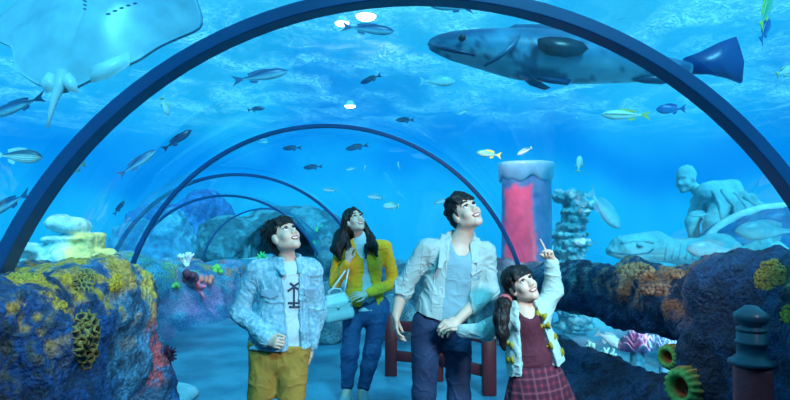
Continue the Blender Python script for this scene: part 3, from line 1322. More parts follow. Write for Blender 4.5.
def patch(tree, poly, thick, name, mat_, parent):
    """a flat piece of cloth laid on a cloth surface"""
    P = [on(tree, *q) for q in poly]
    if any(p[0] is None for p in P):
        return
    n = sum((p[1] for p in P), Vector()).normalized()
    k = len(P)
    V = [p[0] - n * .006 for p in P] + [p[0] + n * thick for p in P]
    F = [tuple(range(k))[::-1], tuple(range(k, 2 * k))] + [(i, (i + 1) % k, (i + 1) % k + k, i + k) for i in range(k)]
    c = sum(V[k:], Vector()) / k
    vw = (Vector((0, 0, CAM_H)) - c)
    a = (V[k + 1] - V[k]).cross(V[k + 2] - V[k])
    if a.dot(vw) < 0:
        F = [f[::-1] for f in F]
    obj(name, V, F, mat_, parent, smooth=False)


# ------------------------------------------------------------------ boy in the denim jacket
Y = 3.33
J = dict(neck=at(287, 262, Y + .02), sh_a=at(257, 271, Y + .02), sh_b=at(312, 270, Y + .06),
         el_a=at(240, 313, Y + .03), wr_a=at(268, 340, Y - .13), el_b=at(316, 312, Y + .12), wr_b=at(312, 345, Y + .10),
         hip_a=at(266, 352, Y + .02), hip_b=at(293, 352, Y + .04), knee_a=at(261, 412, Y), knee_b=at(291, 412, Y - .02),
         ankle_a=at(260, 484, Y + .06), ankle_b=at(290, 484, Y + .04))
B = Person('person', 'boy in a washed denim jacket and ochre shorts, gazing upward', J, (-.98, 2.98, -.02), (-.28, 3.72, 1.62))
HM = head_frame(at(283.5, 236, Y - .02), 46, 33, 8, .212)
F = B.field()
B.torso(F, 0, .085, None, (.105, .08), .08)
for q in 'ab':
    B.arm(F, q, (.042, .036, .032, .023))
    B.leg(F, q, (.068, .05, .05, .035))
add_head(F, HM, J['neck'], .046)
hand(F, J['wr_a'], at(278, 343, Y - .18) - J['wr_a'], Vector((.2, .9, -.2)), 1, .82, (55, 70, 40), .02)
hand(F, J['wr_b'], Vector((-.05, -.05, -1)), Vector((-1, 0, 0)), 1, .82, (20, 30, 20), .03)
for q in 'ab':
    F.limb(J['ankle_' + q], Vector((J['ankle_' + q].x, J['ankle_' + q].y - .08, .05)), .035, .03, .03)
body, BV, BQ = B.done(F, 'body', M_SKIN)
face_parts(HM, body)
# hair
P_ = lambda *a: HM @ Vector(a)
s_ = HM.to_scale()[0]
F = Field([v - .2 for v in HM.translation], [v + .2 for v in HM.translation], .004)
F.ell(HM, (0, -.026, .040), (.084, .098, .090))
F.ell(HM, (0, -.060, -.030), (.070, .055, .070), .03 * s_)
F.ell(HM, (0, .088, -.038), (.070, .065, .080), .012 * s_, 's')
for sx in (-1, 1):
    F.ell(HM, (sx * .085, .006, -.022), (.022, .022, .030), .006 * s_, 's')
rr = random.Random(3)
for i in range(9):
    a = -.060 + .015 * i
    F.limb(P_(a * .9, .058, .098 - abs(a) * .3), P_(a + .008, .089 - abs(a) * .32, .045 - .01 * rr.random() - abs(a) * .1), .013 * s_, .005 * s_, .006 * s_)
for i in range(26):
    t = rr.uniform(0, 6.28)
    e = rr.uniform(.0, 1.2)
    d = Vector((math.cos(t) * math.cos(e), math.sin(t) * math.cos(e), math.sin(e)))
    if d.y > .35 and d.z < .75:
        continue
    c = Vector((0, -.026, .040))
    p = c + Vector((d.x * .076, d.y * .090, d.z * .084))
    F.limb(HM @ p, HM @ (p + d * .026 + Vector((rr.uniform(-.02, .02), -.01, -.016))), .015 * s_, .004 * s_, .008 * s_)
V, Q = F.mesh()
n = vnormals(V, Q)
V = V + n * (.0035 * fbm(V * np.array([1, 1, .35]), 90, 2, 2))[:, None]
obj('hair', V, Q, M_HAIR, body)
# shirt, jacket, shorts
F = B.field()
B.torso(F, .012, .085, None, (.11, .085), .085, low=.05)
F.limb(J['neck'] - B.up * .05, J['neck'] + B.up * .015, .085, .052, .02)
F.cut(J['neck'] + B.up * .012, B.up)
F.cut(at(280, 346.5, Y), -B.up)
tee, TV, TQ = B.done(F, 'shirt', M_WTEE, folds=.005, seed=5)
T = bvh(TV, TQ)
pr = MB()
for pts in (((294, 285), (294, 306)), ((294, 287), (288, 291)), ((294, 287), (300, 290)), ((294, 286), (290, 283)), ((294, 286), (299, 283)), ((288, 303), (300, 303)), ((289, 307), (299, 307))):
    Pp = []
    for i in range(5):
        t = i / 4
        p, n_ = on(T, pts[0][0] + (pts[1][0] - pts[0][0]) * t, pts[0][1] + (pts[1][1] - pts[0][1]) * t)
        if p is not None:
            Pp.append(p)
    if len(Pp) > 2:
        pr.tube(Pp, .0065, 6)
pr.build('shirt_print', M_PRINT, tee)
F = B.field()
B.torso(F, .022, .090, None, (.122, .094), .096, low=.02, shr=.047)
F.limb(B.hip + B.up * .1, B.hip - B.up * .03, (.152, .112), (.160, .118), .05, w=B.w)
F.cut(at(280, 347.5, Y), -(B.up + B.w * -.08))
for q in 'ab':
    B.arm(F, q, (.046, .041, .038, .030), .010, .93 if q == 'a' else 1.0, .03)
F.limb(J['el_a'].lerp(J['wr_a'], .86), J['el_a'].lerp(J['wr_a'], .94), .048, .047, .004)
fr = B.fr
mid_t, mid_b = at(290, 262, Y), at(297, 352, Y)
ax_ = (mid_b - mid_t).normalized()
Rw = Matrix((B.w, fr, B.w.cross(fr))).transposed()
c = (mid_t + mid_b) / 2 + fr * .12
F.limb(mid_t + fr * .12 + B.up * .04, mid_b + fr * .12 - B.up * .05, (.050, .115), (.036, .115), .01, 's', w=B.w)
F.limb(J['neck'] - B.up * .02, J['neck'] + B.up * .12, .060, .062, .01, 's')
# collar
for sx, e in ((-1, at(283, 274, Y - .10)), (1, at(300, 273, Y - .06))):
    a = J['neck'] + B.w * sx * .070 + B.up * .018 + B.fr * -.01
    F.limb(J['neck'] - fr * .06 + B.up * .03 + B.w * sx * .02, a, (.03, .010), (.030, .011), .008, w=B.up)
    F.limb(a, e, (.030, .010), (.016, .009), .008, w=(B.w * -sx + B.up * -.3))
jk, JV, JQ = B.done(F, 'denim_jacket', M_DENIMJ, folds=.008, seed=8, ff=12)
T = bvh(JV, JQ)
for (x, y) in ((284, 283), (286, 298), (287, 313), (288, 328), (289, 341)):
    stud(T, x, y, .0065, 'button', M_BUTTON, jk)
patch(T, [(262, 289), (279, 290), (279, 295), (271, 298.5), (262, 295)], .007, 'pocket_flap', M_DENIMSEAM, jk)
patch(T, [(304, 289), (315, 289), (315, 294), (310, 298), (304, 294.5)], .007, 'pocket_flap', M_DENIMSEAM, jk)
stud(T, 271, 295, .006, 'button', M_BUTTON, jk)
ribbon(T, [(281, 276), (284, 300), (286, 346)], .003, 'placket_seam', M_DENIMSEAM, jk)
ribbon(T, [(305, 278), (303, 300), (303, 348)], .003, 'placket_seam', M_DENIMSEAM, jk)
ribbon(T, [(248, 341), (262, 344), (285, 345.5)], .004, 'hem_seam', M_DENIMSEAM, jk)
ribbon(T, [(256, 277), (259, 290), (258, 305)], .003, 'armhole_seam', M_DENIMSEAM, jk)
F = B.field()
F.limb(J['hip_a'] + B.up * .06, J['hip_b'] + B.up * .06, (.105, .105), (.105, .105), .03, w=B.w)
F.limb(B.hip + B.up * .06, B.hip - B.up * .02, (.142, .108), (.145, .11), .04, w=B.w)
for q in 'ab':
    F.limb(J['hip_' + q] + B.up * .04, J['knee_' + q].lerp(J['hip_' + q], .22), .092, .080, .02)
F.cut(at(272, 398, Y), (0, 0, -1))
F.cut(at(280, 343, Y), B.up)
sh_, _, _ = B.done(F, 'shorts', M_MUST, folds=.007, seed=12, ff=9)
for q in 'ab':
    shoe(B.root, J['ankle_' + q], (.25, -1), .23, M_DARKSHOE)

# ------------------------------------------------------------------ woman in the yellow cardigan
Y = 5.2
J = dict(neck=at(361, 240, Y), sh_a=at(340, 248, Y - .02), sh_b=at(386, 247, Y + .02),
         el_a=at(335, 283, Y - .02), wr_a=at(348, 262, Y - .16), el_b=at(394, 283, Y + .02), wr_b=at(367, 294, Y - .20),
         hip_a=at(353, 313, Y), hip_b=at(378, 313, Y + .02), knee_a=at(350, 354, Y - .07), knee_b=at(372, 352, Y - .02),
         ankle_a=at(347, 388, Y - .06), ankle_b=at(363, 389, Y + .0))
W = Person('person', 'long-haired woman in a yellow cardigan and blue jeans with a handbag', J, (-.72, 4.75, -.02), (.18, 5.5, 1.75))
HM = head_frame(at(354.5, 220.5, Y - .03), 30, 26, 10, .222)
F = W.field()
W.torso(F, 0, .09, None, (.115, .085), .095, bust=.06)
for q in 'ab':
    W.arm(F, q, (.043, .037, .032, .023))
    W.leg(F, q, (.085, .058, .056, .036))
    F.limb(J['ankle_' + q], Vector((J['ankle_' + q].x - .01, J['ankle_' + q].y - .09, .05)), .036, .03, .03)
add_head(F, HM, J['neck'], .044, 1)
hand(F, J['wr_a'], at(348.5, 251, Y - .14) - J['wr_a'], Vector((.5, .8, 0)), -1, .92, (25, 45, 35), .05)
hand(F, J['wr_b'], at(354, 295, Y - .25) - J['wr_b'], Vector((.0, .6, -.6)), 1, .92, (12, 25, 20), .14)
body, BV, BQ = W.done(F, 'body', M_SKIN)
face_parts(HM, body)
P_ = lambda *a: HM @ Vector(a)
s_ = HM.to_scale()[0]
F = Field((HM.translation.x - .22, 4.8, .98), (HM.translation.x + .34, 5.5, 1.8), .0045)
F.ell(HM, (0, -.024, .040), (.088, .100, .090))
F.ell(HM, (0, -.058, -.030), (.080, .065, .090), .03 * s_)
F.ell(HM, (0, .088, -.030), (.060, .062, .092), .014 * s_, 's')
k = .025
F.limb(P_(.076, -.01, .03), at(343, 235, Y - .04), .035, .042, k)
F.limb(at(343, 235, Y - .04), at(338, 250, Y - .09), .042, .045, k)
F.limb(at(340, 234, Y + .06), at(336, 249, Y - .03), .045, .05, k)
F.limb(at(338, 248, Y - .08), at(340, 259, Y - .12), .045, .018, k)
F.limb(at(346, 238, Y - .05), at(350, 252, Y - .12), .030, .022, k)
F.limb(P_(-.076, -.02, .0), at(370, 238, Y + .0), .030, .036, k)
F.limb(at(367, 234, Y + .06), at(373, 246, Y - .10), .040, .036, k)
F.limb(at(370, 238, Y + .0), at(373, 247, Y - .12), .034, .038, k)
F.limb(at(373, 246, Y - .12), at(377, 256, Y - .15), .036, .012, k)
F.limb(at(367, 246, Y - .11), at(366, 258, Y - .16), .022, .008, k)
F.limb(at(352, 232, Y + .09), at(352, 250, Y + .12), .075, .07, k)
for i in range(7):
    a = .012 * (i - 3)
    F.limb(P_(.0 + a, .05, .105 - abs(a)), P_(.052 if a >= -.01 else -.058, .066, .028), .012 * s_, .008 * s_, .008)
V, Q = F.mesh()
n = vnormals(V, Q)
V = V + n * (.005 * fbm(V * np.array([1, 1, .12]), 70, 2, 2))[:, None]
obj('hair', V, Q, M_HAIR, body)
F = W.field()
W.torso(F, .010, .092, None, (.118, .09), .095, low=.03, bust=.06)
F.limb(J['neck'] - W.up * .03, J['neck'] + W.up * .035, .075, .05, .02)
F.cut(at(365, 309.5, Y), -W.up)
W.done(F, 'white_top', M_WTEE, folds=.004, seed=5)
F = W.field()
W.torso(F, .018, .094, None, (.125, .095), .10, low=.0, bust=.062)
F.limb(W.hip + W.up * .14, W.hip + W.up * .0, (.155, .115), (.165, .12), .05, w=W.w)
F.cut(at(365, 305, Y), -(W.up + W.w * .05))
for q in 'ab':
    W.arm(F, q, (.046, .042, .038, .028), .009, .92, .03)
fr = W.fr
a_, b_ = at(366, 262, Y), at(370, 312, Y)
F.limb(a_ + fr * .12 - W.w * .012, b_ + fr * .12 - W.up * .03, (.012, .10), (.085, .10), .012, 's', w=W.w)
F.limb(J['neck'] + W.up * .02 + fr * .04, at(363, 251, Y) + fr * .1, .062, .050, .015, 's')
F.limb(J['neck'] - W.up * .02, J['neck'] + W.up * .12, .058, .062, .01, 's')
for q in 'ab':
    e, w_ = J['el_' + q], J['wr_' + q]
    F.limb(e.lerp(w_, .84), e.lerp(w_, .93), .042, .040, .005)
cd, CV, CQ = W.done(F, 'yellow_cardigan', M_YEL, folds=.007, seed=21, ff=12)
T = bvh(CV, CQ)
for (x, y) in ((366.5, 262), (365, 269)):
    stud(T, x, y, .008, 'button', M_YEL, cd)
F = W.field()
F.limb(J['hip_a'] + W.up * .06, J['hip_b'] + W.up * .06, (.105, .1), (.105, .1), .04, w=W.w)
F.limb(W.hip + W.up * .14, W.hip, (.125, .1), (.14, .105), .04, w=W.w)
for q in 'ab':
    W.leg(F, q, (.092, .067, .060, .048), .004, .93, .04)
F.cut(at(365, 297, Y), W.up)
jn, _, _ = W.done(F, 'jeans', M_JEAN, folds=.006, seed=31, ff=10)
for q, d in (('a', (-.15, -1)), ('b', (.05, -1))):
    e, w_ = J['knee_' + q], J['ankle_' + q]
    m_ = MB()
    m_.tube([e.lerp(w_, .88), e.lerp(w_, .935)], .056, 18)
    m_.build('rolled_cuff', M_JEAN, jn)
    shoe(W.root, J['ankle_' + q], d, .235, M_SHOE)

# handbag
bagc = at(337.5, 308, Y - .20)
bg_ = thing('handbag', 'pale grey leather handbag hanging at the side of the yellow cardigan', 'handbag', bagc)
Rb = Matrix.Rotation(-.18, 3, 'Y') @ Matrix.Rotation(.25, 3, 'Z')
F = Field([v - .22 for v in bagc], [v + .22 for v in bagc], .005)
F.limb(bagc + Rb @ Vector((-.082, 0, -.055)), bagc + Rb @ Vector((.082, 0, -.055)), (.05, .05), (.05, .05), 0, w=Vector((0, 1, 0)))
F.box(bagc + Rb @ Vector((0, 0, -.02)), (.122, .05, .085), Rb, .03, .02)
F.box(bagc + Rb @ Vector((0, 0, .06)), (.088, .032, .06), Rb, .02, .05)
V, Q = F.mesh()
bb = obj('bag_body', V, Q, M_BAG, bg_)
m_ = MB()
m_.tube([bagc + Rb @ Vector((x, -.052, z)) for x, z in ((-.115, .035), (-.06, .02), (0, .012), (.06, .02), (.115, .035))], .005, 6)
m_.build('flap_seam', M_JSEAM, bg_)
m_ = MB()
m_.box(bagc + Rb @ Vector((0, -.05, .005)), (.022, .02, .03), Rb, .004)
m_.build('clasp', M_BUTTON, bg_)
top = at(343, 272, Y - .14)
for sx in (-1, 1):
    m_ = MB()
    a = bagc + Rb @ Vector((sx * .075, 0, .105))
    b = at(348 + sx * .8, 268, Y - .135)
    m_.tube([a, a.lerp(b, .35) + Vector((0, -.02, 0)), a.lerp(b, .7) + Vector((0, -.02, 0)), b, at(346.5, 258, Y - .125)], .008, 8)
    m_.build('strap', M_BAG, bg_)
m_ = MB()
m_.tube([bagc + Rb @ Vector((x, -.012, z)) for x, z in ((-.06, .115), (-.05, .15), (0, .166), (.05, .15), (.06, .115))], .007, 8)
m_.build('handle', M_BAG, bg_)

# ------------------------------------------------------------------ man in the pale jacket
Y = 3.68
J = dict(neck=at(460, 241, Y), sh_a=at(426, 250, Y - .02), sh_b=at(486, 252, Y + .03),
         el_a=at(403, 288, Y + .02), wr_a=at(396, 315, Y - .02), el_b=at(489, 290, Y + .03), wr_b=at(458, 320, Y - .16),
         hip_a=at(426, 333, Y), hip_b=at(457, 334, Y + .02), knee_a=at(424, 394, Y - .05), knee_b=at(459, 396, Y - .02),
         ankle_a=at(427, 459, Y + .03), ankle_b=at(461, 460, Y + .05))
A = Person('person', 'tall young man in a pale open jacket and dark jeans, holding a small hand', J, (-.12, 3.25, -.02), (.82, 4.05, 1.82))
HM = head_frame(at(464.5, 213, Y - .04), 24, 30, 18, .236)
F = A.field()
A.torso(F, 0, .105, None, (.13, .095), .095)
for q in 'ab':
    A.arm(F, q, (.052, .045, .040, .028))
    A.leg(F, q, (.085, .06, .058, .04))
    F.limb(J['ankle_' + q], Vector((J['ankle_' + q].x, J['ankle_' + q].y - .1, .055)), .04, .035, .03)
add_head(F, HM, J['neck'], .056)
hand(F, J['wr_a'], Vector((.02, -.10, -1)), Vector((1, .1, 0)), -1, 1.0, (18, 30, 22), .05)
hand(F, J['wr_b'], at(447, 327, Y - .21) - J['wr_b'], Vector((-.1, .75, -.75)), -1, 1.0, (30, 50, 35), .05)
body, BV, BQ = A.done(F, 'body', M_SKIN)
face_parts(HM, body)
P_ = lambda *a: HM @ Vector(a)
s_ = HM.to_scale()[0]
F = Field([v - .2 for v in HM.translation], [v + .2 for v in HM.translation], .004)
F.ell(HM, (0, -.026, .042), (.082, .096, .090))
F.ell(HM, (0, -.062, -.020), (.068, .048, .065), .03 * s_)
F.ell(HM, (0, .090, -.032), (.068, .064, .078), .012 * s_, 's')
for sx in (-1, 1):
    F.ell(HM, (sx * .085, .006, -.022), (.022, .024, .032), .006 * s_, 's')
    F.limb(P_(sx * .070, .022, .03), P_(sx * .071, .02, -.012), .010 * s_, .005 * s_, .008)
rr = random.Random(5)
for i in range(10):
    a = -.062 + .0138 * i
    F.limb(P_(a * .8 + .012, .045, .118 - abs(a) * .4), P_(a - .006, .086 - abs(a) * .34, .058 - .012 * rr.random() - abs(a) * .12), .016 * s_, .006 * s_, .006 * s_)
for i in range(24):
    t, e = rr.uniform(0, 6.28), rr.uniform(.1, 1.3)
    d = Vector((math.cos(t) * math.cos(e), math.sin(t) * math.cos(e), math.sin(e)))
    if d.y > .3 and d.z < .8:
        continue
    p = Vector((0, -.026, .042)) + Vector((d.x * .075, d.y * .088, d.z * .084))
    F.limb(HM @ p, HM @ (p + d * .016 + Vector((rr.uniform(-.015, .015), .02, -.010))), .016 * s_, .005 * s_, .008 * s_)
V, Q = F.mesh()
n = vnormals(V, Q)
V = V + n * (.0035 * fbm(V * np.array([1, 1, .35]), 90, 2, 2))[:, None]
obj('hair', V, Q, M_HAIR, body)
F = A.field()
A.torso(F, .014, .107, None, (.135, .10), .098, low=.06)
F.limb(J['neck'] + A.up * .03 + A.fr * .02, J['neck'] - A.up * .035 + A.fr * .13, .066, .062, .012, 's')
F.cut(J['neck'] + A.up * .0, A.up)
F.cut(at(440, 322, Y), -A.up)
A.done(F, 'shirt', M_TEE, folds=.006, seed=5, ff=9)
F = A.field()
A.torso(F, .022, .112, None, (.145, .108), .104, low=.02, shr=.05)
F.limb(A.hip + A.up * .15, A.hip + A.up * .0, (.165, .125), (.172, .128), .05, w=A.w)
F.cut(at(440, 318, Y), -(A.up + A.w * .10))
A.arm(F, 'a', (.054, .050, .046, .04), .008, .10, .03)
A.arm(F, 'b', (.054, .050, .047, .042), .008, .55, .03)
F.limb(J['el_a'].lerp(J['sh_a'], .1), J['el_a'].lerp(J['wr_a'], .1), .064, .063, .006)
F.limb(J['el_b'].lerp(J['wr_b'], .36), J['el_b'].lerp(J['wr_b'], .55), .060, .057, .006)
fr = A.fr
a_, b_ = at(457, 240, Y), at(452, 320, Y)
F.limb(a_ + fr * .13 + A.up * .03, b_ + fr * .13 - A.up * .05, (.062, .13), (.088, .13), .012, 's', w=A.w)
F.limb(J['neck'] - A.up * .03, J['neck'] + A.up * .14, .072, .085, .012, 's')
for sx, e in ((-1, at(440, 268, Y - .17)), (1, at(476, 262, Y - .10))):
    a = J['neck'] + A.w * sx * .085 + A.up * .020
    F.limb(J['neck'] - fr * .07 + A.up * .03 + A.w * sx * .02, a, (.034, .012), (.036, .013), .01, w=A.up)
    F.limb(a, e, (.040, .012), (.020, .010), .01, w=(A.w * -sx + A.up * -.3))
jk, JV, JQ = A.done(F, 'open_jacket', M_WJACK, folds=.009, seed=8, ff=10)
T = bvh(JV, JQ)
ribbon(T, [(404, 282), (402, 285), (396, 283)], .003, 'cuff_seam', M_JSEAM, jk)
ribbon(T, [(436, 262), (433, 290), (431, 316)], .003, 'zip_edge', M_JSEAM, jk)
ribbon(T, [(477, 262), (476, 290), (472, 316)], .003, 'zip_edge', M_JSEAM, jk)
ribbon(T, [(413, 300), (419, 286)], .0035, 'pocket_seam', M_JSEAM, jk)
ribbon(T, [(424, 250), (421, 262), (420, 276)], .003, 'armhole_seam', M_JSEAM, jk)
F = A.field()
F.limb(J['hip_a'] + A.up * .06, J['hip_b'] + A.up * .06, (.105, .1), (.105, .1), .04, w=A.w)
F.limb(A.hip + A.up * .14, A.hip, (.135, .105), (.14, .108), .04, w=A.w)
for q in 'ab':
    A.leg(F, q, (.088, .064, .060, .050), .005, .97, .03)
F.cut(at(440, 308, Y), A.up)
A.done(F, 'jeans', M_JEAND, folds=.006, seed=31, ff=10)
for q, d in (('a', (-.1, -1)), ('b', (.25, -1))):
    shoe(A.root, J['ankle_' + q], d, .27, M_DARKSHOE)
WRIST_MAN = J['wr_b'].copy()

# ------------------------------------------------------------------ girl in the plaid skirt
Y = 3.26
J = dict(neck=at(523, 305, Y), sh_a=at(509, 317, Y + .0), sh_b=at(542, 313, Y + .03),
         el_a=at(487, 331, Y + .05), wr_a=at(462, 331, Y + .14), el_b=at(553, 290, Y + .04), wr_b=at(552, 262, Y - .01),
         hip_a=at(526, 374, Y + .02), hip_b=at(549, 374, Y + .04), knee_a=at(528, 440, Y - .03), knee_b=at(550, 440, Y),
         ankle_a=at(528, 489, Y + .03), ankle_b=at(550, 489, Y + .05))
G = Person('person', 'little girl with a pigtail, pointing up, in a pale cardigan and plaid skirt', J, (.28, 2.95, -.02), (1.08, 3.62, 1.52))
HM = head_frame(at(520.5, 284.5, Y - .02), 20, 24, 22, .205)
F = G.field()
G.torso(F, 0, .078, None, (.088, .072), .072, shr=.036)
for q in 'ab':
    G.arm(F, q, (.034, .030, .027, .020))
    G.leg(F, q, (.062, .045, .045, .032))
    F.limb(J['ankle_' + q], Vector((J['ankle_' + q].x, J['ankle_' + q].y - .07, .05)), .032, .028, .03)
add_head(F, HM, J['neck'], .038, 1)
hand(F, J['wr_b'], at(547, 245, Y - .03) - J['wr_b'], Vector((-.8, -.5, -.1)), -1, .80, point=True, thumb_in=.75)
hand(F, J['wr_a'], at(449, 328, Y + .19) - J['wr_a'], Vector((.0, -.6, -.8)), 1, .76, (25, 35, 25), .04)
body, BV, BQ = G.done(F, 'body', M_SKIN)
face_parts(HM, body)
P_ = lambda *a: HM @ Vector(a)
s_ = HM.to_scale()[0]
F = Field((HM.translation.x - .2, Y - .25, 1.0), (HM.translation.x + .2, Y + .3, HM.translation.z + .2), .004)
F.ell(HM, (0, -.024, .038), (.086, .099, .092))
F.ell(HM, (0, -.050, -.025), (.078, .060, .065), .03 * s_)
F.ell(HM, (0, .090, -.038), (.066, .066, .082), .010 * s_, 's')
for i in range(11):
    a = -.060 + .012 * i
    F.limb(P_(a * .75, .060, .100 - abs(a) * .35), P_(a * 1.05, .097 - abs(a) * .42, .036 - abs(a) * .08), .013 * s_, .007 * s_, .005 * s_)
for sx in (-1, 1):
    F.limb(P_(sx * .070, .03, .05), P_(sx * .074, .020, -.02), .014 * s_, .007 * s_, .01)
V, Q = F.mesh()
n = vnormals(V, Q)
V = V + n * (.003 * fbm(V * np.array([1, 1, .35]), 90, 2, 2))[:, None]
hr = obj('hair', V, Q, M_HAIR, body)
F = Field((HM.translation.x - .3, Y - .3, .75), (HM.translation.x + .2, Y + .3, HM.translation.z + .1), .004)
k = .02
pts = [(at(507, 297, Y - .02), .030), (at(503, 305, Y - .07), .036), (at(501, 318, Y - .10), .038), (at(502, 333, Y - .12), .032), (at(504, 349, Y - .12), .010)]
for (a, ra), (b, rb) in zip(pts, pts[1:]):
    F.limb(a, b, ra, rb, k)
V, Q = F.mesh()
n = vnormals(V, Q)
V = V + n * (.005 * fbm(V * np.array([1, 1, .15]), 80, 2, 2))[:, None]
obj('pigtail', V, Q, M_HAIR, hr)
m_ = MB()
m_.tube([at(505.5, 299, Y - .035), at(504.5, 301.5, Y - .05)], .037, 14)
m_.build('hair_tie', M_HAIRTIE, hr)
F = G.field()
G.torso(F, .012, .08, None, (.092, .076), .078, shr=.036)
F.limb(J['neck'] + G.up * .02 + G.fr * .02, J['neck'] - G.up * .02 + G.fr * .10, .050, .046, .010, 's')
F.cut(J['neck'] + G.up * .0, G.up)
F.cut(at(532, 366, Y), -G.up)
G.done(F, 'maroon_top', M_MAROON, folds=.005, seed=5)
F = G.field()
G.torso(F, .026, .084, None, (.105, .088), .088, shr=.042)
F.limb(G.hip + G.up * .18, G.hip + G.up * .02, (.128, .098), (.165, .112), .05, w=G.w)
F.cut(at(535, 368, Y), -(G.up + G.w * -.05))
for q in 'ab':
    G.arm(F, q, (.040, .037, .034, .027), .012, .94, .03)
fr = G.fr
a_, b_ = at(523, 306, Y), at(534, 372, Y)
F.limb(a_ + fr * .11 + G.up * .02, b_ + fr * .11 - G.up * .03, (.052, .105), (.108, .105), .012, 's', w=G.w)
F.limb(J['neck'] - G.up * .02, J['neck'] + G.up * .12, .054, .06, .01, 's')
for q in 'ab':
    e, w_ = J['el_' + q], J['wr_' + q]
    F.limb(e.lerp(w_, .84), e.lerp(w_, .95), .038, .036, .005)
cg, CV, CQ = G.done(F, 'pale_cardigan', M_CARD, folds=.007, seed=21, ff=12)
T = bvh(CV, CQ)
for (x, y, r) in ((541, 315, .3), (544.5, 326, -.2), (555, 336, .2), (548, 346, -.3), (562, 352, .1), (557, 324, .4), (509, 344, .2), (510, 360, -.2)):
    p, nn = on(T, x, y)
    if p is None:
        continue
    Rf = frame_on(nn) @ Matrix.Rotation(r, 3, 'Y')
    m_ = MB()
    for sx in (-1, 1):
        m_.slab([(0, -.006), (sx * .027, -.021), (sx * .032, 0), (sx * .027, .021), (0, .006)][::sx], .010, Matrix.Translation(p) @ Rf.to_4x4())
    m_.ball(p, (.008, .010, .008), 6, Rf)
    m_.build('bow', M_BOW, cg)
# pleated skirt
n_, V, Fc = 72, [], []
top = G.hip + G.up * .075
prof = ((-.012, .085, .070), (0, .108, .088), (.06, .135, .108), (.13, .160, .130), (.20, .182, .150), (.265, .200, .168))
for i, (dz, rx, ry) in enumerate(prof):
    for k in range(n_):
        t = 2 * math.pi * k / n_
        pl = 1 + (.045 * i / 5) * math.sin(t * 14)
        p = top + G.w * (rx * pl * math.cos(t)) + G.fr * (ry * pl * math.sin(t)) - Vector((0, 0, dz)) + G.w * dz * .12
        V.append(p)
for i in range(5):
    for k in range(n_):
        k2 = (k + 1) % n_
        Fc.append((i * n_ + k, (i + 1) * n_ + k, (i + 1) * n_ + k2, i * n_ + k2))
so = obj('plaid_skirt', V, Fc, M_PLAID, G.root)
md = so.modifiers.new('cloth', 'SOLIDIFY')
md.thickness = .006
for q in 'ab':
    shoe(G.root, J['ankle_' + q], (.2, -1), .2, M_DARKSHOE)

# ================================================================== the tank's contents
M_FISH = mat('fish_skin', attr=True, rough=.35, var=.12, vscale=9, bump=.15, bscale=60, bdist=.004)
M_EYE = mat('fish_eye', (.01, .012, .015), .15)
M_STATUE = mat('pale_cast_stone', (.26, .58, .62), .8, color2=(.16, .44, .50), vscale=5, bump=.5, bscale=22, bdist=.02)
M_SHELL = mat('turtle_shell', attr=True, rough=.8, var=.2, vscale=6, bump=.6, bscale=18, bdist=.03)
M_ATT = mat('growth', attr=True, rough=.7, var=.3, vscale=40, bump=.5, bscale=90, bdist=.006)


def loft_fish(L_, H, W, colf, prof=None, mid=None, n=20):
    t = np.linspace(0, 1, 26)
    tt = [0, .03, .10, .22, .38, .55, .72, .88, 1]
    h = np.interp(t, tt, prof or [.06, .30, .60, .90, 1, .88, .60, .28, .20]) * H
    w = np.interp(t, tt, [.06, .34, .70, .98, 1, .82, .50, .20, .10]) * W
    m = np.interp(t, tt, mid or [0] * 9) * H
    for a in (h, w, m):
        for _ in range(2):
            a[1:-1] = (a[:-2] + 2 * a[1:-1] + a[2:]) / 4
    V, C = [], []
    for i in range(26):
        for k in range(n):
            a = 2 * math.pi * k / n
            V.append((L_ * (.5 - .82 * t[i]), w[i] * math.cos(a) * abs(math.cos(a)) ** -.1 if abs(math.cos(a)) > 1e-6 else 0, m[i] + h[i] * math.sin(a)))
            C.append(colf(t[i], math.sin(a)))
    F = []
    for i in range(25):
        for k in range(n):
            k2 = (k + 1) % n
            F.append((i * n + k, (i + 1) * n + k, (i + 1) * n + k2, i * n + k2))
    F += [tuple(range(n)), tuple(range(25 * n, 26 * n))[::-1]]
    return V, F, C


def lerpc(a, b, t):
    t = min(max(t, 0), 1)
    return tuple(a[i] + (b[i] - a[i]) * t for i in range(3))


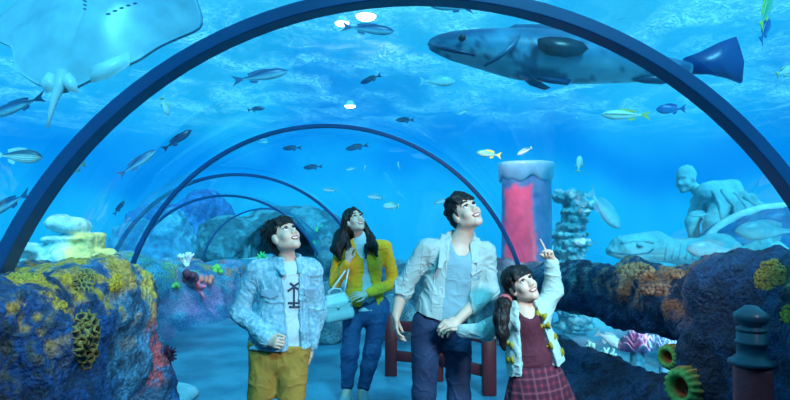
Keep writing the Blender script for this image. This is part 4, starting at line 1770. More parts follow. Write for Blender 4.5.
def fish(kind, H, W, back, side, belly, fin, fork=.5, stripes=None, small=False, tailh=1.0, belt=None):
    """a fish of length 1 swimming towards +x"""
    def colf(t, s):
        if stripes and s > -.75:
            if ((s + 1) * stripes / 2) % 1 < .34:
                return back
        c = lerpc(side, back, (s - .05) / .35) if s > .05 else lerpc(side, belly, (-s - .05) / .4)
        if belt and -.05 < s < .25:
            c = belt
        return c
    root = thing(kind, 'x', 'fish')
    parts = {}

    def mb(n):
        if small:
            return parts.setdefault('fish_body', MB())
        return parts.setdefault(n, MB())
    V, F, C = loft_fish(1, H, W, colf, n=72 if stripes else 20)
    mb('fish_body').add(V, F, C)
    q = H * tailh
    mb('tail_fin').slab([(-.30, .16 * H), (-.38, .5 * q), (-.50, 1.0 * q), (-.46 + .02, .30 * q), (-.50 + .10 * fork, 0), (-.44, -.30 * q), (-.50, -1.0 * q), (-.38, -.5 * q), (-.30, -.16 * H)][::-1], .012, None, fin)
    mb('dorsal_fin').slab([(.22, .86 * H), (.14, 1.16 * H), (0, 1.20 * H), (-.12, 1.02 * H), (-.21, .82 * H), (-.20, .42 * H), (0, .8 * H), (.18, .8 * H)], .010, None, fin)
    mb('anal_fin').slab([(-.04, -.8 * H), (-.08, -1.22 * H), (-.18, -.92 * H), (-.20, -.44 * H)][::-1], .010, None, fin)
    for sy in (-1, 1):
        M = Matrix.Translation((.20, sy * W * .9, -.25 * H)) @ Matrix.Rotation(sy * .5, 4, 'Z')
        p = parts['fish_body'] if small else MB()
        p.slab([(0, .18 * H), (-.12, .1 * H), (-.15, -.3 * H), (-.05, -.35 * H), (0, -.12 * H)], .010, M, fin)
        if not small:
            parts['pectoral_fin%d' % sy] = p
        if not small:
            e = MB()
            e.ball((.405, sy * W * .50, .16 * H), (.018, .012, .018), 6)
            parts['eye%d' % sy] = e
    for n, p in parts.items():
        nm = n.rstrip('-1') if n[-1] == '1' else n
        if small:
            nm = 'fish_body'
        if nm == 'eye':
            p.build(nm, M_EYE, root, local=True)
        else:
            p.build(nm, M_FISH, root, local=True, colors=True, smooth=(nm == 'fish_body'))
    return root


def copy_tree(o):
    c = o.copy()
    COL.objects.link(c)
    for ch in o.children:
        d = ch.copy()
        COL.objects.link(d)
        d.parent = c
    return c


USED = set()


def swim(proto, px, py, Y, len_px, ang, yaw, label, group, roll=0):
    """ang: slope of the fish in the photograph, head direction; yaw: turned away from (+) or to (-) the camera"""
    a, yw = math.radians(ang), math.radians(yaw)
    d = Vector((math.cos(a) * math.cos(yw), math.sin(yw), math.sin(a) * math.cos(yw)))
    o = proto if proto.name not in USED else copy_tree(proto)
    USED.add(proto.name)
    up = Vector((0, 0, 1)) if abs(d.z) < .85 else Vector((1, 0, .3))
    up = (up - d * up.dot(d)).normalized()
    R = Matrix((d, up.cross(d), up)).transposed() @ Matrix.Rotation(math.radians(roll), 3, 'X')
    s = len_px * Y / FPX / max(math.cos(yw), .4)
    o.matrix_world = Matrix.Translation(at(px, py, Y)) @ R.to_4x4() @ Matrix.Scale(s, 4)
    o['label'] = label
    if group:
        o['group'] = group
    return o


SIL = (.30, .55, .66)
f_blue = fish('silver_fish', .095, .065, (.008, .04, .15), (.05, .20, .38), (.35, .62, .72), (.03, .10, .24), .7)
f_dark = fish('dark_fish', .105, .06, (.006, .03, .09), (.01, .05, .14), (.02, .09, .2), (.006, .03, .09), .6)
f_stripe = fish('striped_fish', .155, .08, (.04, .10, .16), (.72, .82, .78), (.8, .85, .8), (.55, .72, .74), .3, stripes=6.5)
f_white = fish('white_fish', .17, .075, (.50, .68, .70), (.75, .85, .82), (.85, .9, .85), (.55, .62, .30), .5, small=True)
f_slim = fish('yellow_finned_fish', .105, .06, (.62, .72, .62), (.78, .84, .76), (.85, .86, .7), (.62, .58, .12), .8, belt=(.25, .22, .12))
f_pink = fish('pink_fish', .165, .085, (.45, .55, .60), (.80, .74, .74), (.88, .82, .78), (.50, .55, .58), .6)
f_pale = fish('pale_fish', .15, .08, (.18, .48, .56), (.38, .68, .72), (.55, .80, .80), (.25, .55, .62), .6)
f_green = fish('green_fish', .14, .075, (.08, .42, .18), (.16, .52, .32), (.35, .6, .45), (.62, .66, .04), .4)
f_royal = fish('royal_blue_fish', .17, .08, (.01, .10, .34), (.015, .15, .40), (.03, .2, .44), (.01, .09, .32), .3)
f_tiny = fish('small_fish', .14, .07, (.10, .30, .42), (.45, .68, .72), (.7, .85, .85), (.2, .45, .5), .7, small=True)
f_tinyd = fish('small_dark_fish', .12, .06, (.008, .04, .10), (.012, .06, .15), (.03, .1, .2), (.008, .04, .1), .7, small=True)

GL, GO, GR = 'fish left of the near rib', 'fish over the tunnel', 'fish right of the tunnel'
swim(f_blue, 18, 106, 4.4, 62, 197, 8, 'silvery blue fish below the big ray, left of the near rib', GL)
swim(f_stripe, 18, 156, 4.4, 46, -2, 8, 'white fish with dark horizontal stripes beside the near rib', GL)
swim(f_blue, 8, 204, 4.6, 56, 203, 15, 'silvery blue fish low at the left edge, over the rock', GL)
swim(f_white, 76, 168, 4.8, 26, 200, 20, 'white fish half hidden just inside the near rib', GL)
swim(f_white, 165, 106, 6.2, 19, -75, 20, 'small white fish swimming head down under the ray\'s wing', GO)
swim(f_blue, 137, 163, 6.5, 42, 42, 20, 'blue outlined fish climbing in front of the second rib', GO)
swim(f_dark, 177, 140, 6.5, 34, 40, 15, 'slim dark fish climbing above the blue outlined one', GO)
swim(f_tinyd, 119, 208, 7.5, 17, 60, 15, 'tiny dark fish nose up above the pale slab sculpture', GL)
swim(f_blue, 260, 76, 5.6, 56, 13, 10, 'silvery blue fish with a pale tail under the top of the near rib', GO)
swim(f_tinyd, 256, 109, 8, 18, 8, 5, 'faint small fish below the pale-tailed silvery one', GO)
swim(f_blue, 368, 29, 5.4, 54, -4, 5, 'grey blue fish swimming right by the bright hall lamps', GO)
swim(f_tinyd, 371, 79, 7, 23, 200, 8, 'slim dark fish left of the big grouper\'s mouth, tail raised', GO)
swim(f_pale, 437, 81, 7, 37, 1, 5, 'pale blue fish hovering under the grouper\'s head', GO)
swim(f_tinyd, 405, 120, 8, 19, 176, 25, 'plump dark little fish above the second rib', GO)
swim(f_tinyd, 292, 148, 9, 20, 182, 5, 'dark little fish at the upper left inside the second rib', GO)
swim(f_tinyd, 357, 147, 9, 24, 190, 5, 'slim dark fish under the crown of the second rib', GO)
swim(f_tinyd, 313, 167, 10, 20, 184, 5, 'faint dark fish low inside the second rib', GO)
swim(f_tiny, 351, 169, 10, 11, 188, 5, 'tiny pale fish left of a smaller speck, inside the second rib', GO)
swim(f_tiny, 365, 168, 10, 6, 80, 5, 'speck of a fish swimming straight up inside the second rib', GO)
swim(f_tiny, 330, 190, 9, 15, 172, 5, 'small pale fish above the long-haired woman\'s head, to its left', GO)
swim(f_tiny, 376, 197, 9, 19, 172, 5, 'small pale fish right of the woman\'s head, upper of two', GO)
swim(f_white, 391, 206, 9, 17, 180, 20, 'plump white fish right of the woman\'s head, lower of two', GO)
swim(f_tiny, 399, 166, 10, 9, 100, 5, 'tiny fish swimming up near the right shoulder of the second rib', GO)
swim(f_tiny, 442, 201, 8.5, 17, 195, 5, 'pale fish just left of the man\'s hair', GO)
swim(f_tiny, 463, 112, 8, 14, 200, 5, 'small whitish fish under the belly of the grouper', GR)
swim(f_green, 489, 154, 8, 25, 172, 5, 'greenish fish left of the red and blue pillar', GR)
swim(f_tiny, 525, 151, 7.4, 17, 205, 5, 'small whitish fish right over the red and blue pillar', GR)
swim(f_white, 579, 164, 6.8, 18, 78, 15, 'white fish swimming upright right of the pillar top', GR)
swim(f_slim, 626, 115, 5.6, 48, 178, 6, 'white slender fish with yellow fins below the grouper', GR)
swim(f_royal, 671, 109, 7, 28, 180, 10, 'hazy blue fish right of the slender yellow-finned one', GR)
swim(f_green, 766, 10, 5.0, 48, 62, 20, 'green fish with a yellow tail at the top right corner', GR)
swim(f_royal, 765, 30, 5.3, 32, 58, 20, 'deep blue fish beside the green one at the top right corner', GR)
swim(f_white, 786, 71, 5.2, 26, 22, 10, 'white fish cut by the right edge below the green one', GR)
swim(f_pink, 713, 250, 4.6, 52, 178, 4, 'pinkish white fish gliding just above the right rock', GR)
swim(f_pale, 768, 231, 4.9, 64, 180, 4, 'pale fish in front of the turtle\'s shell', GR)
swim(f_pale, 700, 214, 5.6, 22, 180, 8, 'small pale fish in front of the bald statue\'s chest', GR)
swim(f_blue, 451, 7, 5.0, 46, 170, 10, 'blue fish at the top edge above the grouper\'s head', GO)
swim(f_pink, 609, 339, 5.8, 33, -28, 8, 'white and pink fish diving behind the low window', 'fish behind the low window')
swim(f_white, 630, 375, 5.4, 17, 150, 5, 'small white fish at the bottom of the low window', 'fish behind the low window')
swim(f_tinyd, 613, 373, 5.5, 14, 165, 5, 'little black fish at the bottom of the low window', 'fish behind the low window')
swim(f_pale, 604, 209, 8.4, 52, -48, 10, 'large hazy fish diving behind the turtle statue\'s head', GR)
swim(f_tiny, 592, 243, 7.4, 10, 180, 5, 'tiny pale fish left of the turtle statue\'s head', GR)

# ------------------------------------------------------------------ giant grouper
Yg = 4.5
sg = FPX / Yg
top = [(429, 40), (436, 34), (455, 31), (485, 29.5), (520, 29), (560, 32), (600, 39), (640, 48), (672, 55), (698, 58)]
bot = [(429, 48), (440, 55), (455, 61), (485, 70), (515, 79), (560, 82.5), (600, 82), (640, 80), (672, 75), (698, 71)]
NS, n = 60, 28
xs = np.interp(np.linspace(0, 1, NS), np.linspace(0, 1, 10), [p[0] for p in top])
xs = np.linspace(429, 698, NS)
xs[:8] = 429 + (xs[8] - 429) * (np.arange(8) / 8) ** 1.5
tp = np.interp(xs, [p[0] for p in top], [p[1] for p in top])
bt = np.interp(xs, [p[0] for p in bot], [p[1] for p in bot])
for a in (tp, bt):
    for _ in range(5):
        a[1:-1] = (a[:-2] + 2 * a[1:-1] + a[2:]) / 4
gc = at(565, 55, Yg)
g_root = thing('grouper', 'giant spotted grouper swimming left above the tunnel', 'fish', gc)
V, C = [], []
for i in range(NS):
    u = (xs[i] - 429) / 269
    wd = .27 * math.sin(math.pi * min(u * .62 + .10, 1)) ** .9 * (1 if u < .5 else 1 - .75 * ((u - .5) / .5) ** 1.4)
    wd *= min(1, .25 + u * 9)
    for k in range(n):
        a = 2 * math.pi * k / n
        yy = (tp[i] + bt[i]) / 2 - (bt[i] - tp[i]) / 2 * math.sin(a)
        p = at(xs[i], yy, Yg)
        V.append((p.x, Yg + wd * math.cos(a) + .25 * (u - .3) ** 2, p.z))
        C.append(math.sin(a))
V = np.array(V)
s_ = np.array(C)
F = [(i * n + k, i * n + (k + 1) % n, (i + 1) * n + (k + 1) % n, (i + 1) * n + k) for i in range(NS - 1) for k in range(n)]
F += [tuple(range(n))[::-1], tuple(range((NS - 1) * n, NS * n))]
n1, n2 = fbm(V, 5, 3, 3), fbm(V, 13, 2, 4)
col = lerp3(np.tile(np.array((.08, .28, .44)), (len(V), 1)), (.02, .09, .22), sstep(-.1, .9, s_ + .4 * n1))
col = lerp3(col, (.30, .62, .72), sstep(-.2, -.85, s_ + .3 * n1))
col = lerp3(col, (.03, .09, .2), sstep(.16, .3, n2) * sstep(.95, .2, s_) * .85)
obj('fish_body', V, F, M_FISH, g_root, col=col)


def fin(name, pts, depth, thick, c, parent, push=0.0):
    P = [at(x_, y_, depth) for x_, y_ in pts]
    k = len(P)
    cc = sum(P, Vector()) / k
    Vv = [p + Vector((0, -thick / 2 - push, 0)) for p in P] + [p + Vector((0, thick / 2 - push, 0)) for p in P]
    Vv += [cc + Vector((0, -thick * .62 - push, 0)), cc + Vector((0, thick * .62 - push, 0))]
    Ff = []
    for i in range(k):
        j = (i + 1) % k
        Ff += [(i, j, 2 * k), (j + k, i + k, 2 * k + 1), (j, i, i + k, j + k)]
    o = obj(name, Vv, Ff, M_FISH, parent, smooth=True, col=np.tile(np.array(c), (len(Vv), 1)))
    return o


NAVY = (.006, .05, .22)
fin('tail_fin', [(684, 58), (698, 53), (718, 43), (735, 37), (739, 48), (743, 62), (741, 83), (728, 78), (710, 74), (695, 74), (684, 70)], Yg + .1, .035, NAVY, g_root)
fin('dorsal_fin', [(500, 32), (515, 25), (545, 25), (580, 28), (615, 36), (645, 45), (660, 54), (640, 54), (600, 46), (560, 38), (520, 34)], Yg + .03, .035, (.04, .12, .24), g_root)
fin('pectoral_fin', [(537, 40), (548, 38), (566, 39), (581, 43), (587, 50), (580, 56), (564, 58), (546, 55), (538, 48)], Yg - .27, .03, (.012, .022, .05), g_root, .02)
fin('pelvic_fin', [(530, 74), (548, 76), (571, 80), (568, 85), (550, 83), (538, 80)], Yg - .14, .03, (.01, .05, .16), g_root)
fin('pelvic_fin', [(520, 76), (532, 78), (550, 88), (545, 90), (530, 85)], Yg + .05, .03, (.02, .09, .22), g_root)
fin('anal_fin', [(632, 80), (645, 76), (668, 73), (682, 74), (680, 80), (662, 84), (645, 83)], Yg - .02, .035, (.015, .05, .12), g_root)
m_ = MB()
m_.tube([at(x_, y_, Yg - q) for x_, y_, q in ((429, 44, .04), (438, 47, .15), (455, 51, .22), (475, 55, .26))], [.014, .018, .016, .008], 8, col=(.02, .06, .14))
m_.build('mouth_line', M_FISH, g_root, colors=True)
m_ = MB()
m_.ball(at(462, 38, Yg - .19), .028, 8)
m_.build('eye', M_EYE, g_root)
m_ = MB()
m_.tube([at(x_, y_, Yg - q) for x_, y_, q in ((519, 36, .2), (513, 45, .27), (500, 56, .275), (484, 66, .22))], [.012, .02, .02, .01], 8, col=(.05, .14, .25))
m_.build('gill_edge', M_FISH, g_root, colors=True)

# ------------------------------------------------------------------ big ray, belly to the tunnel
Yr = 3.95
rc = at(95, 38, Yr)
ray = thing('stingray', 'huge pale stingray with its belly turned to the tunnel', 'ray', rc)
out = [(198, 7), (176, 28), (160, 44), (151, 56), (143, 66), (128, 78), (110, 88), (94, 97), (80, 100), (66, 98), (50, 92), (36, 82), (26, 74), (17, 58), (4, 38), (-20, 22), (-55, 2),
       (-30, -28), (5, -58), (50, -82), (90, -96), (125, -90), (155, -66), (180, -32)]
s_r = FPX / Yr
ex = Vector((1, 0, 0))
ez = Vector((0, math.sin(.42), math.cos(.42)))
en = ex.cross(ez)
if en.y > 0:
    en = -en


def rp_(x_, y_, lift=0.0):
    return rc + ex * ((x_ - 95) / s_r) + ez * ((38 - y_) / s_r / math.cos(.42)) + en * lift


k = len(out)
M_ = 96
th = np.linspace(0, k, M_, endpoint=False)
ox = np.interp(th, np.arange(k + 1), [p[0] for p in out] + [out[0][0]])
oy = np.interp(th, np.arange(k + 1), [p[1] for p in out] + [out[0][1]])
for a in (ox, oy):
    for _ in range(3):
        a[:] = (np.roll(a, 1) + 2 * a + np.roll(a, -1)) / 4
V, F = [], []
RR = [1, .97, .9, .8, .66, .5, .34, .18, .06]
for sgn in (1, -1):
    for r in RR:
        for i in range(M_):
            x_, y_ = 95 + (ox[i] - 95) * r, 20 + (oy[i] - 20) * r
            dx_ = abs((x_ - 95) - (20 - y_) * .22) / 100
            tk = (.012 + .17 * (1 - r ** 1.5) * math.exp(-(dx_ * 2.0) ** 2) + .05 * (1 - r * r)) * (.75 if sgn > 0 else 1)
            V.append(rp_(x_, y_, sgn * tk + .05 * math.sin(dx_ * 4) - .10 * dx_ ** 2))
for L2 in (0, 1):
    b0 = L2 * len(RR) * M_
    for j in range(len(RR) - 1):
        for i in range(M_):
            i2 = (i + 1) % M_
            q = (b0 + j * M_ + i, b0 + j * M_ + i2, b0 + (j + 1) * M_ + i2, b0 + (j + 1) * M_ + i)
            F.append(q[::-1] if L2 == 0 else q)
    q = tuple(b0 + (len(RR) - 1) * M_ + i for i in range(M_))
    F.append(q[::-1] if L2 == 0 else q)
for i in range(M_):
    i2 = (i + 1) % M_
    b1 = len(RR) * M_
    F.append((i, i2, b1 + i2, b1 + i)[::-1])
V = np.array([tuple(v) for v in V])
nb = len(RR) * M_
n1 = fbm(V, 3, 3, 7)
col = lerp3(np.tile(np.array((.26, .50, .60)), (len(V), 1)), (.18, .40, .52), sstep(-.1, .5, n1))
rim = np.tile(np.repeat(np.array(RR), M_), 2)
col = lerp3(col, (.10, .32, .48), sstep(.84, 1.0, rim) * .55 * (V[:, 0] > rc.x + .35))
col[nb:] = (.06, .13, .2)
o = obj('ray_body', V, F, M_FISH, ray, col=col)
bm_ = [e for e in (1,)]
for sx in (-1, 1):
    for i in range(5):
        x_ = 109 + sx * (21 - i * 1.0) + (12 if sx > 0 else -0) * (.4 - i * .12) + (i * -2.6 if sx > 0 else 0) + 2
        y_ = 8 + i * 4.4 + (4 if sx > 0 else 0)
        p = rp_(x_, y_, .20)
        T_ = BVHTree.FromPolygons([tuple(v) for v in V], F)
        h_ = T_.ray_cast(rp_(x_, y_, 1.0), -en)
        if h_[0] is None:
            continue
        m_ = MB()
        Rr = Matrix((ex, en, ez)).transposed() @ Matrix.Rotation(sx * -.35, 3, 'Y')
        m_.ball(h_[0], (.016, .008, .006), 6, Rr, (.05, .16, .26))
        m_.build('gill_slit', M_FISH, ray, colors=True)
m_ = MB()
m_.tube([rp_(80, 84, .06), rp_(79, 98, .05), rp_(77, 110, .04), rp_(75, 122, .02), rp_(74, 136, .0)], [.05, .034, .024, .016, .006], 10, col=(.45, .66, .72))
m_.build('tail', M_FISH, ray, colors=True)
for pts, ct in (([(84, 82), (92, 90), (98, 104), (88, 102), (80, 94)], 0), ([(104, 78), (118, 72), (138, 62), (140, 74), (124, 88), (108, 93)], 1), ([(66, 84), (74, 88), (77, 100), (68, 104), (60, 96)], 0)):
    m_ = MB()
    P = [rp_(x_, y_, .07) for x_, y_ in pts]
    kk = len(P)
    c_ = sum(P, Vector()) / kk + en * .035
    Vv = P + [p - en * .03 for p in P] + [c_]
    m_.add(Vv, [(i, (i + 1) % kk, 2 * kk) for i in range(kk)] + [tuple(range(kk, 2 * kk))] + [((i + 1) % kk, i, i + kk, (i + 1) % kk + kk) for i in range(kk)], (.52, .72, .76))
    m_.build('pelvic_fin', M_FISH, ray, colors=True)


# ------------------------------------------------------------------ pillar, statues and sculpture
pb = at(530, 262, 8)
pz = at(530, 164, 8).z
PR = .335
p_root = thing('pillar', 'round pillar with a torn red patch and a pale dripping rim', 'pillar', (pb.x, 8.2, -.1))
V, F, C = [], [], []
n, ms = 64, 60
for i in range(ms):
    z = -.1 + (pz + .1) * i / (ms - 1)
    for k in range(n):
        a = 2 * math.pi * k / n
        V.append((pb.x + PR * math.cos(a), 8.2 + PR * math.sin(a), z))
for i in range(ms - 1):
    for k in range(n):
        k2 = (k + 1) % n
        F.append((i * n + k, i * n + k2, (i + 1) * n + k2, (i + 1) * n + k))
F += [tuple(range(n))[::-1], tuple(range((ms - 1) * n, ms * n))]
V = np.array(V)
n1, n2 = fbm(V, 4, 4, 21), fbm(V, 12, 3, 22)
side = (V[:, 0] - pb.x) / PR
zz = V[:, 2]
m_red = sstep(.16, .0, side + .10 * n2 + .25 * (zz - 1.5) - .02) * sstep(-.98, -.88, side + .06 * n2) * sstep(2.02, 1.96, zz + .05 * n2)
m_red = np.where(V[:, 1] < 8.2, m_red, 0)
col = lerp3(np.tile(np.array((.04, .13, .30)), (len(V), 1)), (.07, .2, .36), sstep(-.2, .4, n1))
col = lerp3(col, (.85, .07, .14), m_red * (.85 + .15 * np.clip(n1, -1, 1)))
V[:, :2] = np.array((pb.x, 8.2)) + (V[:, :2] - np.array((pb.x, 8.2))) * (1 + .03 * n1)[:, None]
obj('shaft', V, F, M_FISH, p_root, col=col)
m_ = MB()
P, F = [], []
for k in range(n):
    a = 2 * math.pi * k / n
    dr = .17 + .06 * abs(math.sin(a * 2.5 + .6)) ** 2 + .02 * math.sin(a * 9)
    for r, z in ((PR * 1.03, pz - dr), (PR * 1.10, pz - dr + .03), (PR * 1.13, pz - .05), (PR * 1.15, pz), (PR * 1.10, pz + .035), (PR * .98, pz + .03), (PR * .9, pz - .02)):
        P.append((pb.x + r * math.cos(a), 8.2 + r * math.sin(a), z))
for k in range(n):
    for j in range(6):
        k2 = (k + 1) % n
        F.append((k * 7 + j, k2 * 7 + j, k2 * 7 + j + 1, k * 7 + j + 1))
m_.add(P, F, (.14, .42, .55))
m_.build('dripping_rim', M_FISH, p_root, colors=True)

# bald stooping statue
Ys = 8.3
st = thing('statue', 'pale stone statue of a bald robed man stooping over the turtle', 'statue', (at(715, 240, Ys).x, Ys, .0))
lo = at(655, 262, Ys)
F = Field((lo.x, Ys - .6, -.1), (lo.x + 1.75, Ys + .75, 2.75), .014)
q = lambda x_, y_, d=0: at(x_, y_, Ys + d)
HM = head_frame(q(686, 178), -62, -12, 0, .37)
add_head(F, HM, q(706, 198), .075)
F.limb(q(712, 197), q(742, 220), (.24, .20), (.26, .22), .06, w=Vector((0, 1, 0)))
F.limb(q(742, 220), q(735, 300, .1), .27, .34, .1)
F.limb(q(705, 192, -.2), q(732, 190, .2), .13, .15, .06)
F.limb(q(722, 200, -.22), q(712, 225, -.28), .13, .115, .05)
F.limb(q(712, 225, -.28), q(704, 252, -.30), .115, .085, .04)
F.limb(q(700, 202, .12), q(692, 222, .0), .12, .09, .05)
F.limb(q(692, 222, .0), q(697, 250, -.1), .09, .07, .04)
F.limb(q(735, 198, .1), q(768, 208, .25), .10, .05, .08)
F.limb(q(738, 206, .1), q(762, 222, .25), .12, .07, .08)
for i in range(5):
    F.limb(q(719 + i * 8, 190 + i * 2, -.10), q(722 + i * 9, 240 + i * 3, -.16), .07, .09, .02)
F.limb(q(735, 300, .1), (q(735, 300, .1).x, Ys + .1, .05), .36, .42, .1)
V, Q = F.mesh()
V = relax(V, Q, 2)
V = rough(V, Q, [(.012, 7, 3)], 3)
sb_ = obj('statue_body', V, Q, M_STATUE, st)
T = bvh(V, Q)
for pts in (((712, 190), (720, 205), (724, 232)), ((722, 190), (733, 206), (738, 230)), ((734, 192), (746, 206), (752, 222)), ((704, 200), (700, 215), (702, 232)), ((744, 196), (756, 206), (764, 214))):
    ribbon(T, pts, .030, 'robe_fold', M_STATUE, sb_, -.004)

# turtle statue
Yt = 6.55
tu = thing('turtle_statue', 'huge stone turtle statue facing left behind the right rock', 'statue', (at(700, 240, Yt).x, Yt + .3, .0))
a, b = at(600, 270, Yt), at(840, 190, Yt)
q = lambda x_, y_, d=0: at(x_, y_, Yt + d)
F = Field((a.x, Yt - .45, .0), (b.x + .3, Yt + 1.3, 2.0), .015)
F.limb(q(622, 247), q(655, 246), (.19, .125), (.23, .165), .05, w=Vector((0, 1, 0)))
F.limb(q(612, 251), q(640, 254), (.12, .06), (.18, .10), .04, w=Vector((0, 1, 0)))
F.limb(q(655, 248), q(692, 254, .05), (.2, .13), (.19, .15), .06, w=Vector((0, 1, 0)))
F.limb(q(692, 254, .05), q(722, 256, .2), (.22, .17), (.32, .24), .06, w=Vector((0, 1, 0)))

for sy in (-.205, .205):
    F.ell(Matrix.Translation(q(640, 244, sy)), (0, 0, 0), (.05, .02, .020), .02, 's')
    F.ell(Matrix.Translation(q(640, 244, sy * .97)), (0, 0, 0), (.03, .022, .015), .006)
F.limb(q(735, 262, -.2), q(770, 252, -.32), (.12, .05), (.17, .05), .05, w=Vector((0, 0, 1)))
F.limb(q(770, 252, -.32), q(802, 262, -.30), (.16, .05), (.05, .03), .05, w=Vector((0, 0, 1)))
F.limb(q(715, 262, .3), (q(715, 262).x, Yt + .35, .1), .3, .42, .1)
F.limb(q(780, 275, .4), (q(780, 262).x, Yt + .45, .1), .5, .6, .1)
V, Q = F.mesh()
V = relax(V, Q, 2)
n = vnormals(V, Q)
P = V * np.array([1, 1, 1])
cre = np.exp(-(fbm(P, 13, 1, 51) / .10) ** 2)
V = V - n * (cre * .009)[:, None]
V = V + n * (.003 * fbm(V, 22, 2, 9))[:, None]
tb_ = obj('turtle_body', V, Q, M_STATUE, tu)
T = bvh(V, Q)
M_GROOVE = mat('dark_stone_groove', (.05, .20, .26), .9)
ribbon(T, ((609, 251), (618, 253.5), (634, 254.5), (648, 253), (655, 248)), .011, 'mouth_line', M_GROOVE, tb_)
ribbon(T, ((622, 243), (632, 240.5), (646, 240.5), (656, 243)), .022, 'brow_ridge', M_STATUE, tb_)
p_, n_ = on(T, 640, 245)
if p_ is not None:
    m_ = MB()
    m_.ball(p_, (.052, .03, .032), 8, frame_on(n_))
    m_.build('eye', M_STATUE, tb_)
    m_ = MB()
    m_.ball(p_ + n_ * .02, (.030, .018, .016), 8, frame_on(n_))
    m_.build('pupil', M_GROOVE, tb_)
for i in range(6):
    ribbon(T, ((668 + 7 * i, 242 + i), (667 + 7 * i, 250), (665 + 7 * i, 261)), .020, 'neck_fold', M_STATUE, tb_, -.004)
sc_ = q(783, 262, .42)
V, F, C = [], [], []
nu, nv = 96, 40
for j in range(nv + 1):
    e = math.pi / 2 * j / nv
    for i in range(nu):
        t = 2 * math.pi * i / nu
        V.append((sc_.x + 1.02 * math.cos(t) * math.cos(e), sc_.y + .80 * math.sin(t) * math.cos(e), sc_.z - .02 + .66 * math.sin(e)))
for j in range(nv):
    for i in range(nu):
        i2 = (i + 1) % nu
        F.append((j * nu + i, j * nu + i2, (j + 1) * nu + i2, (j + 1) * nu + i))
F.append(tuple(range(nu))[::-1])
V = np.array(V)
u = np.arctan2(V[:, 1] - sc_.y, V[:, 0] - sc_.x)
e = np.clip((V[:, 2] - sc_.z) / .66, 0, 1)
gr = np.minimum(np.abs(((u * 9 / (2 * math.pi)) % 1) - .5) * -1 + .5, np.minimum(np.abs(e - .28), np.abs(e - .72)) * 2.2)
n_ = V - np.array(sc_)
n_ /= np.linalg.norm(n_, axis=1, keepdims=True)
V = V - n_ * (np.exp(-(gr / .06) ** 2) * .02)[:, None] + n_ * (.012 * fbm(V, 9, 3, 2))[:, None]
col = lerp3(np.tile(np.array((.03, .16, .34)), (len(V), 1)), (.08, .28, .44), sstep(0, .5, fbm(V, 4, 3, 6)))
obj('shell', V, F, M_SHELL, tu, col=col)
m_ = MB()
arcp = []
for i in range(40):
    t = math.pi * (-.62 + 1.24 * i / 39)
    arcp.append((sc_.x - 1.03 * math.cos(math.pi * i / 39), sc_.y - .10, sc_.z - .03 + .67 * math.sin(math.pi * i / 39)))
m_.tube(arcp, .05, 10, col=(.50, .70, .70))
m_.build('shell_rim', M_SHELL, tu, colors=True)

# coral column beside the pillar
cc = at(573, 262, 8.9)
F = Field((cc.x - .6, 8.3, -.1), (cc.x + .6, 9.5, 2.1), .018)
rr = random.Random(11)
zt = at(573, 197, 8.9).z
for i in range(18):
    z = zt * i / 17
    F.ell(Matrix.Translation((cc.x + rr.uniform(-.10, .10), 8.9 + rr.uniform(-.08, .08), z)), (0, 0, 0), (rr.uniform(.18, .30), rr.uniform(.18, .28), rr.uniform(.06, .11)), .05)
V, Q = F.mesh()
V = rough(V, Q, [(.04, 9, 3), (.02, 24, 2)], 4)
col = lerp3(np.tile(np.array((.12, .42, .50)), (len(V), 1)), (.42, .68, .68), sstep(-.1, .3, fbm(V, 12, 3, 5)))
tag(obj('coral_column', V, Q, M_ROCKFAR, col=col), 'craggy pale blue coral column right of the pillar', 'coral')

# slab sculpture on the left
Yl = 8.6
q = lambda x_, y_, d=0: at(x_, y_, Yl + d)
a, b = q(14, 275), q(132, 208)
F = Field((a.x, Yl - .7, -.2), (b.x, Yl + .7, b.z), .017)
F.limb(q(60, 223), q(78, 227), (.30, .12), (.26, .14), .05, w=Vector((0, 1, 0)))
F.limb(q(50, 223), q(60, 224), (.14, .07), (.2, .08), .05, w=Vector((0, 1, 0)))
F.limb(q(80, 230), q(80, 240), .12, .12, .06)
F.limb(q(51, 239), q(92, 238), (.28, .05), (.30, .055), .03, w=Vector((0, 1, 0)))
F.box(q(92, 250), (.10, .24, .24), None, .05, .04)
F.limb(q(62, 256), q(84, 250), .10, .12, .05)
F.limb(q(22, 248), q(48, 250), (.3, .07), (.3, .08), .04, w=Vector((0, 1, 0)))
F.limb(q(30, 262), q(108, 262), .16, .18, .06)
F.limb(q(108, 256), q(116, 262), .12, .10, .06)
F.limb(q(70, 270), (q(70, 270).x, Yl, -.1), .45, .6, .1)
V, Q = F.mesh()
V = relax(V, Q, 1)
V = rough(V, Q, [(.016, 5, 3), (.008, 16, 2)], 6)
col = lerp3(np.tile(np.array((.30, .60, .62)), (len(V), 1)), (.52, .72, .68), sstep(-.1, .3, fbm(V, 6, 3, 5)))
ylw = sstep(q(74, 0).x, q(88, 0).x, V[:, 0] + .05 * fbm(V, 8, 2, 3)) * sstep(q(0, 262).z, q(0, 256).z, V[:, 2]) * sstep(q(0, 230).z, q(0, 234).z, V[:, 2])
col = lerp3(col, (.85, .66, .22), ylw)
tag(obj('rock_sculpture', V, Q, M_ROCKFAR, col=col), 'pale stacked slab sculpture with a yellow end behind the left rock', 'sculpture')


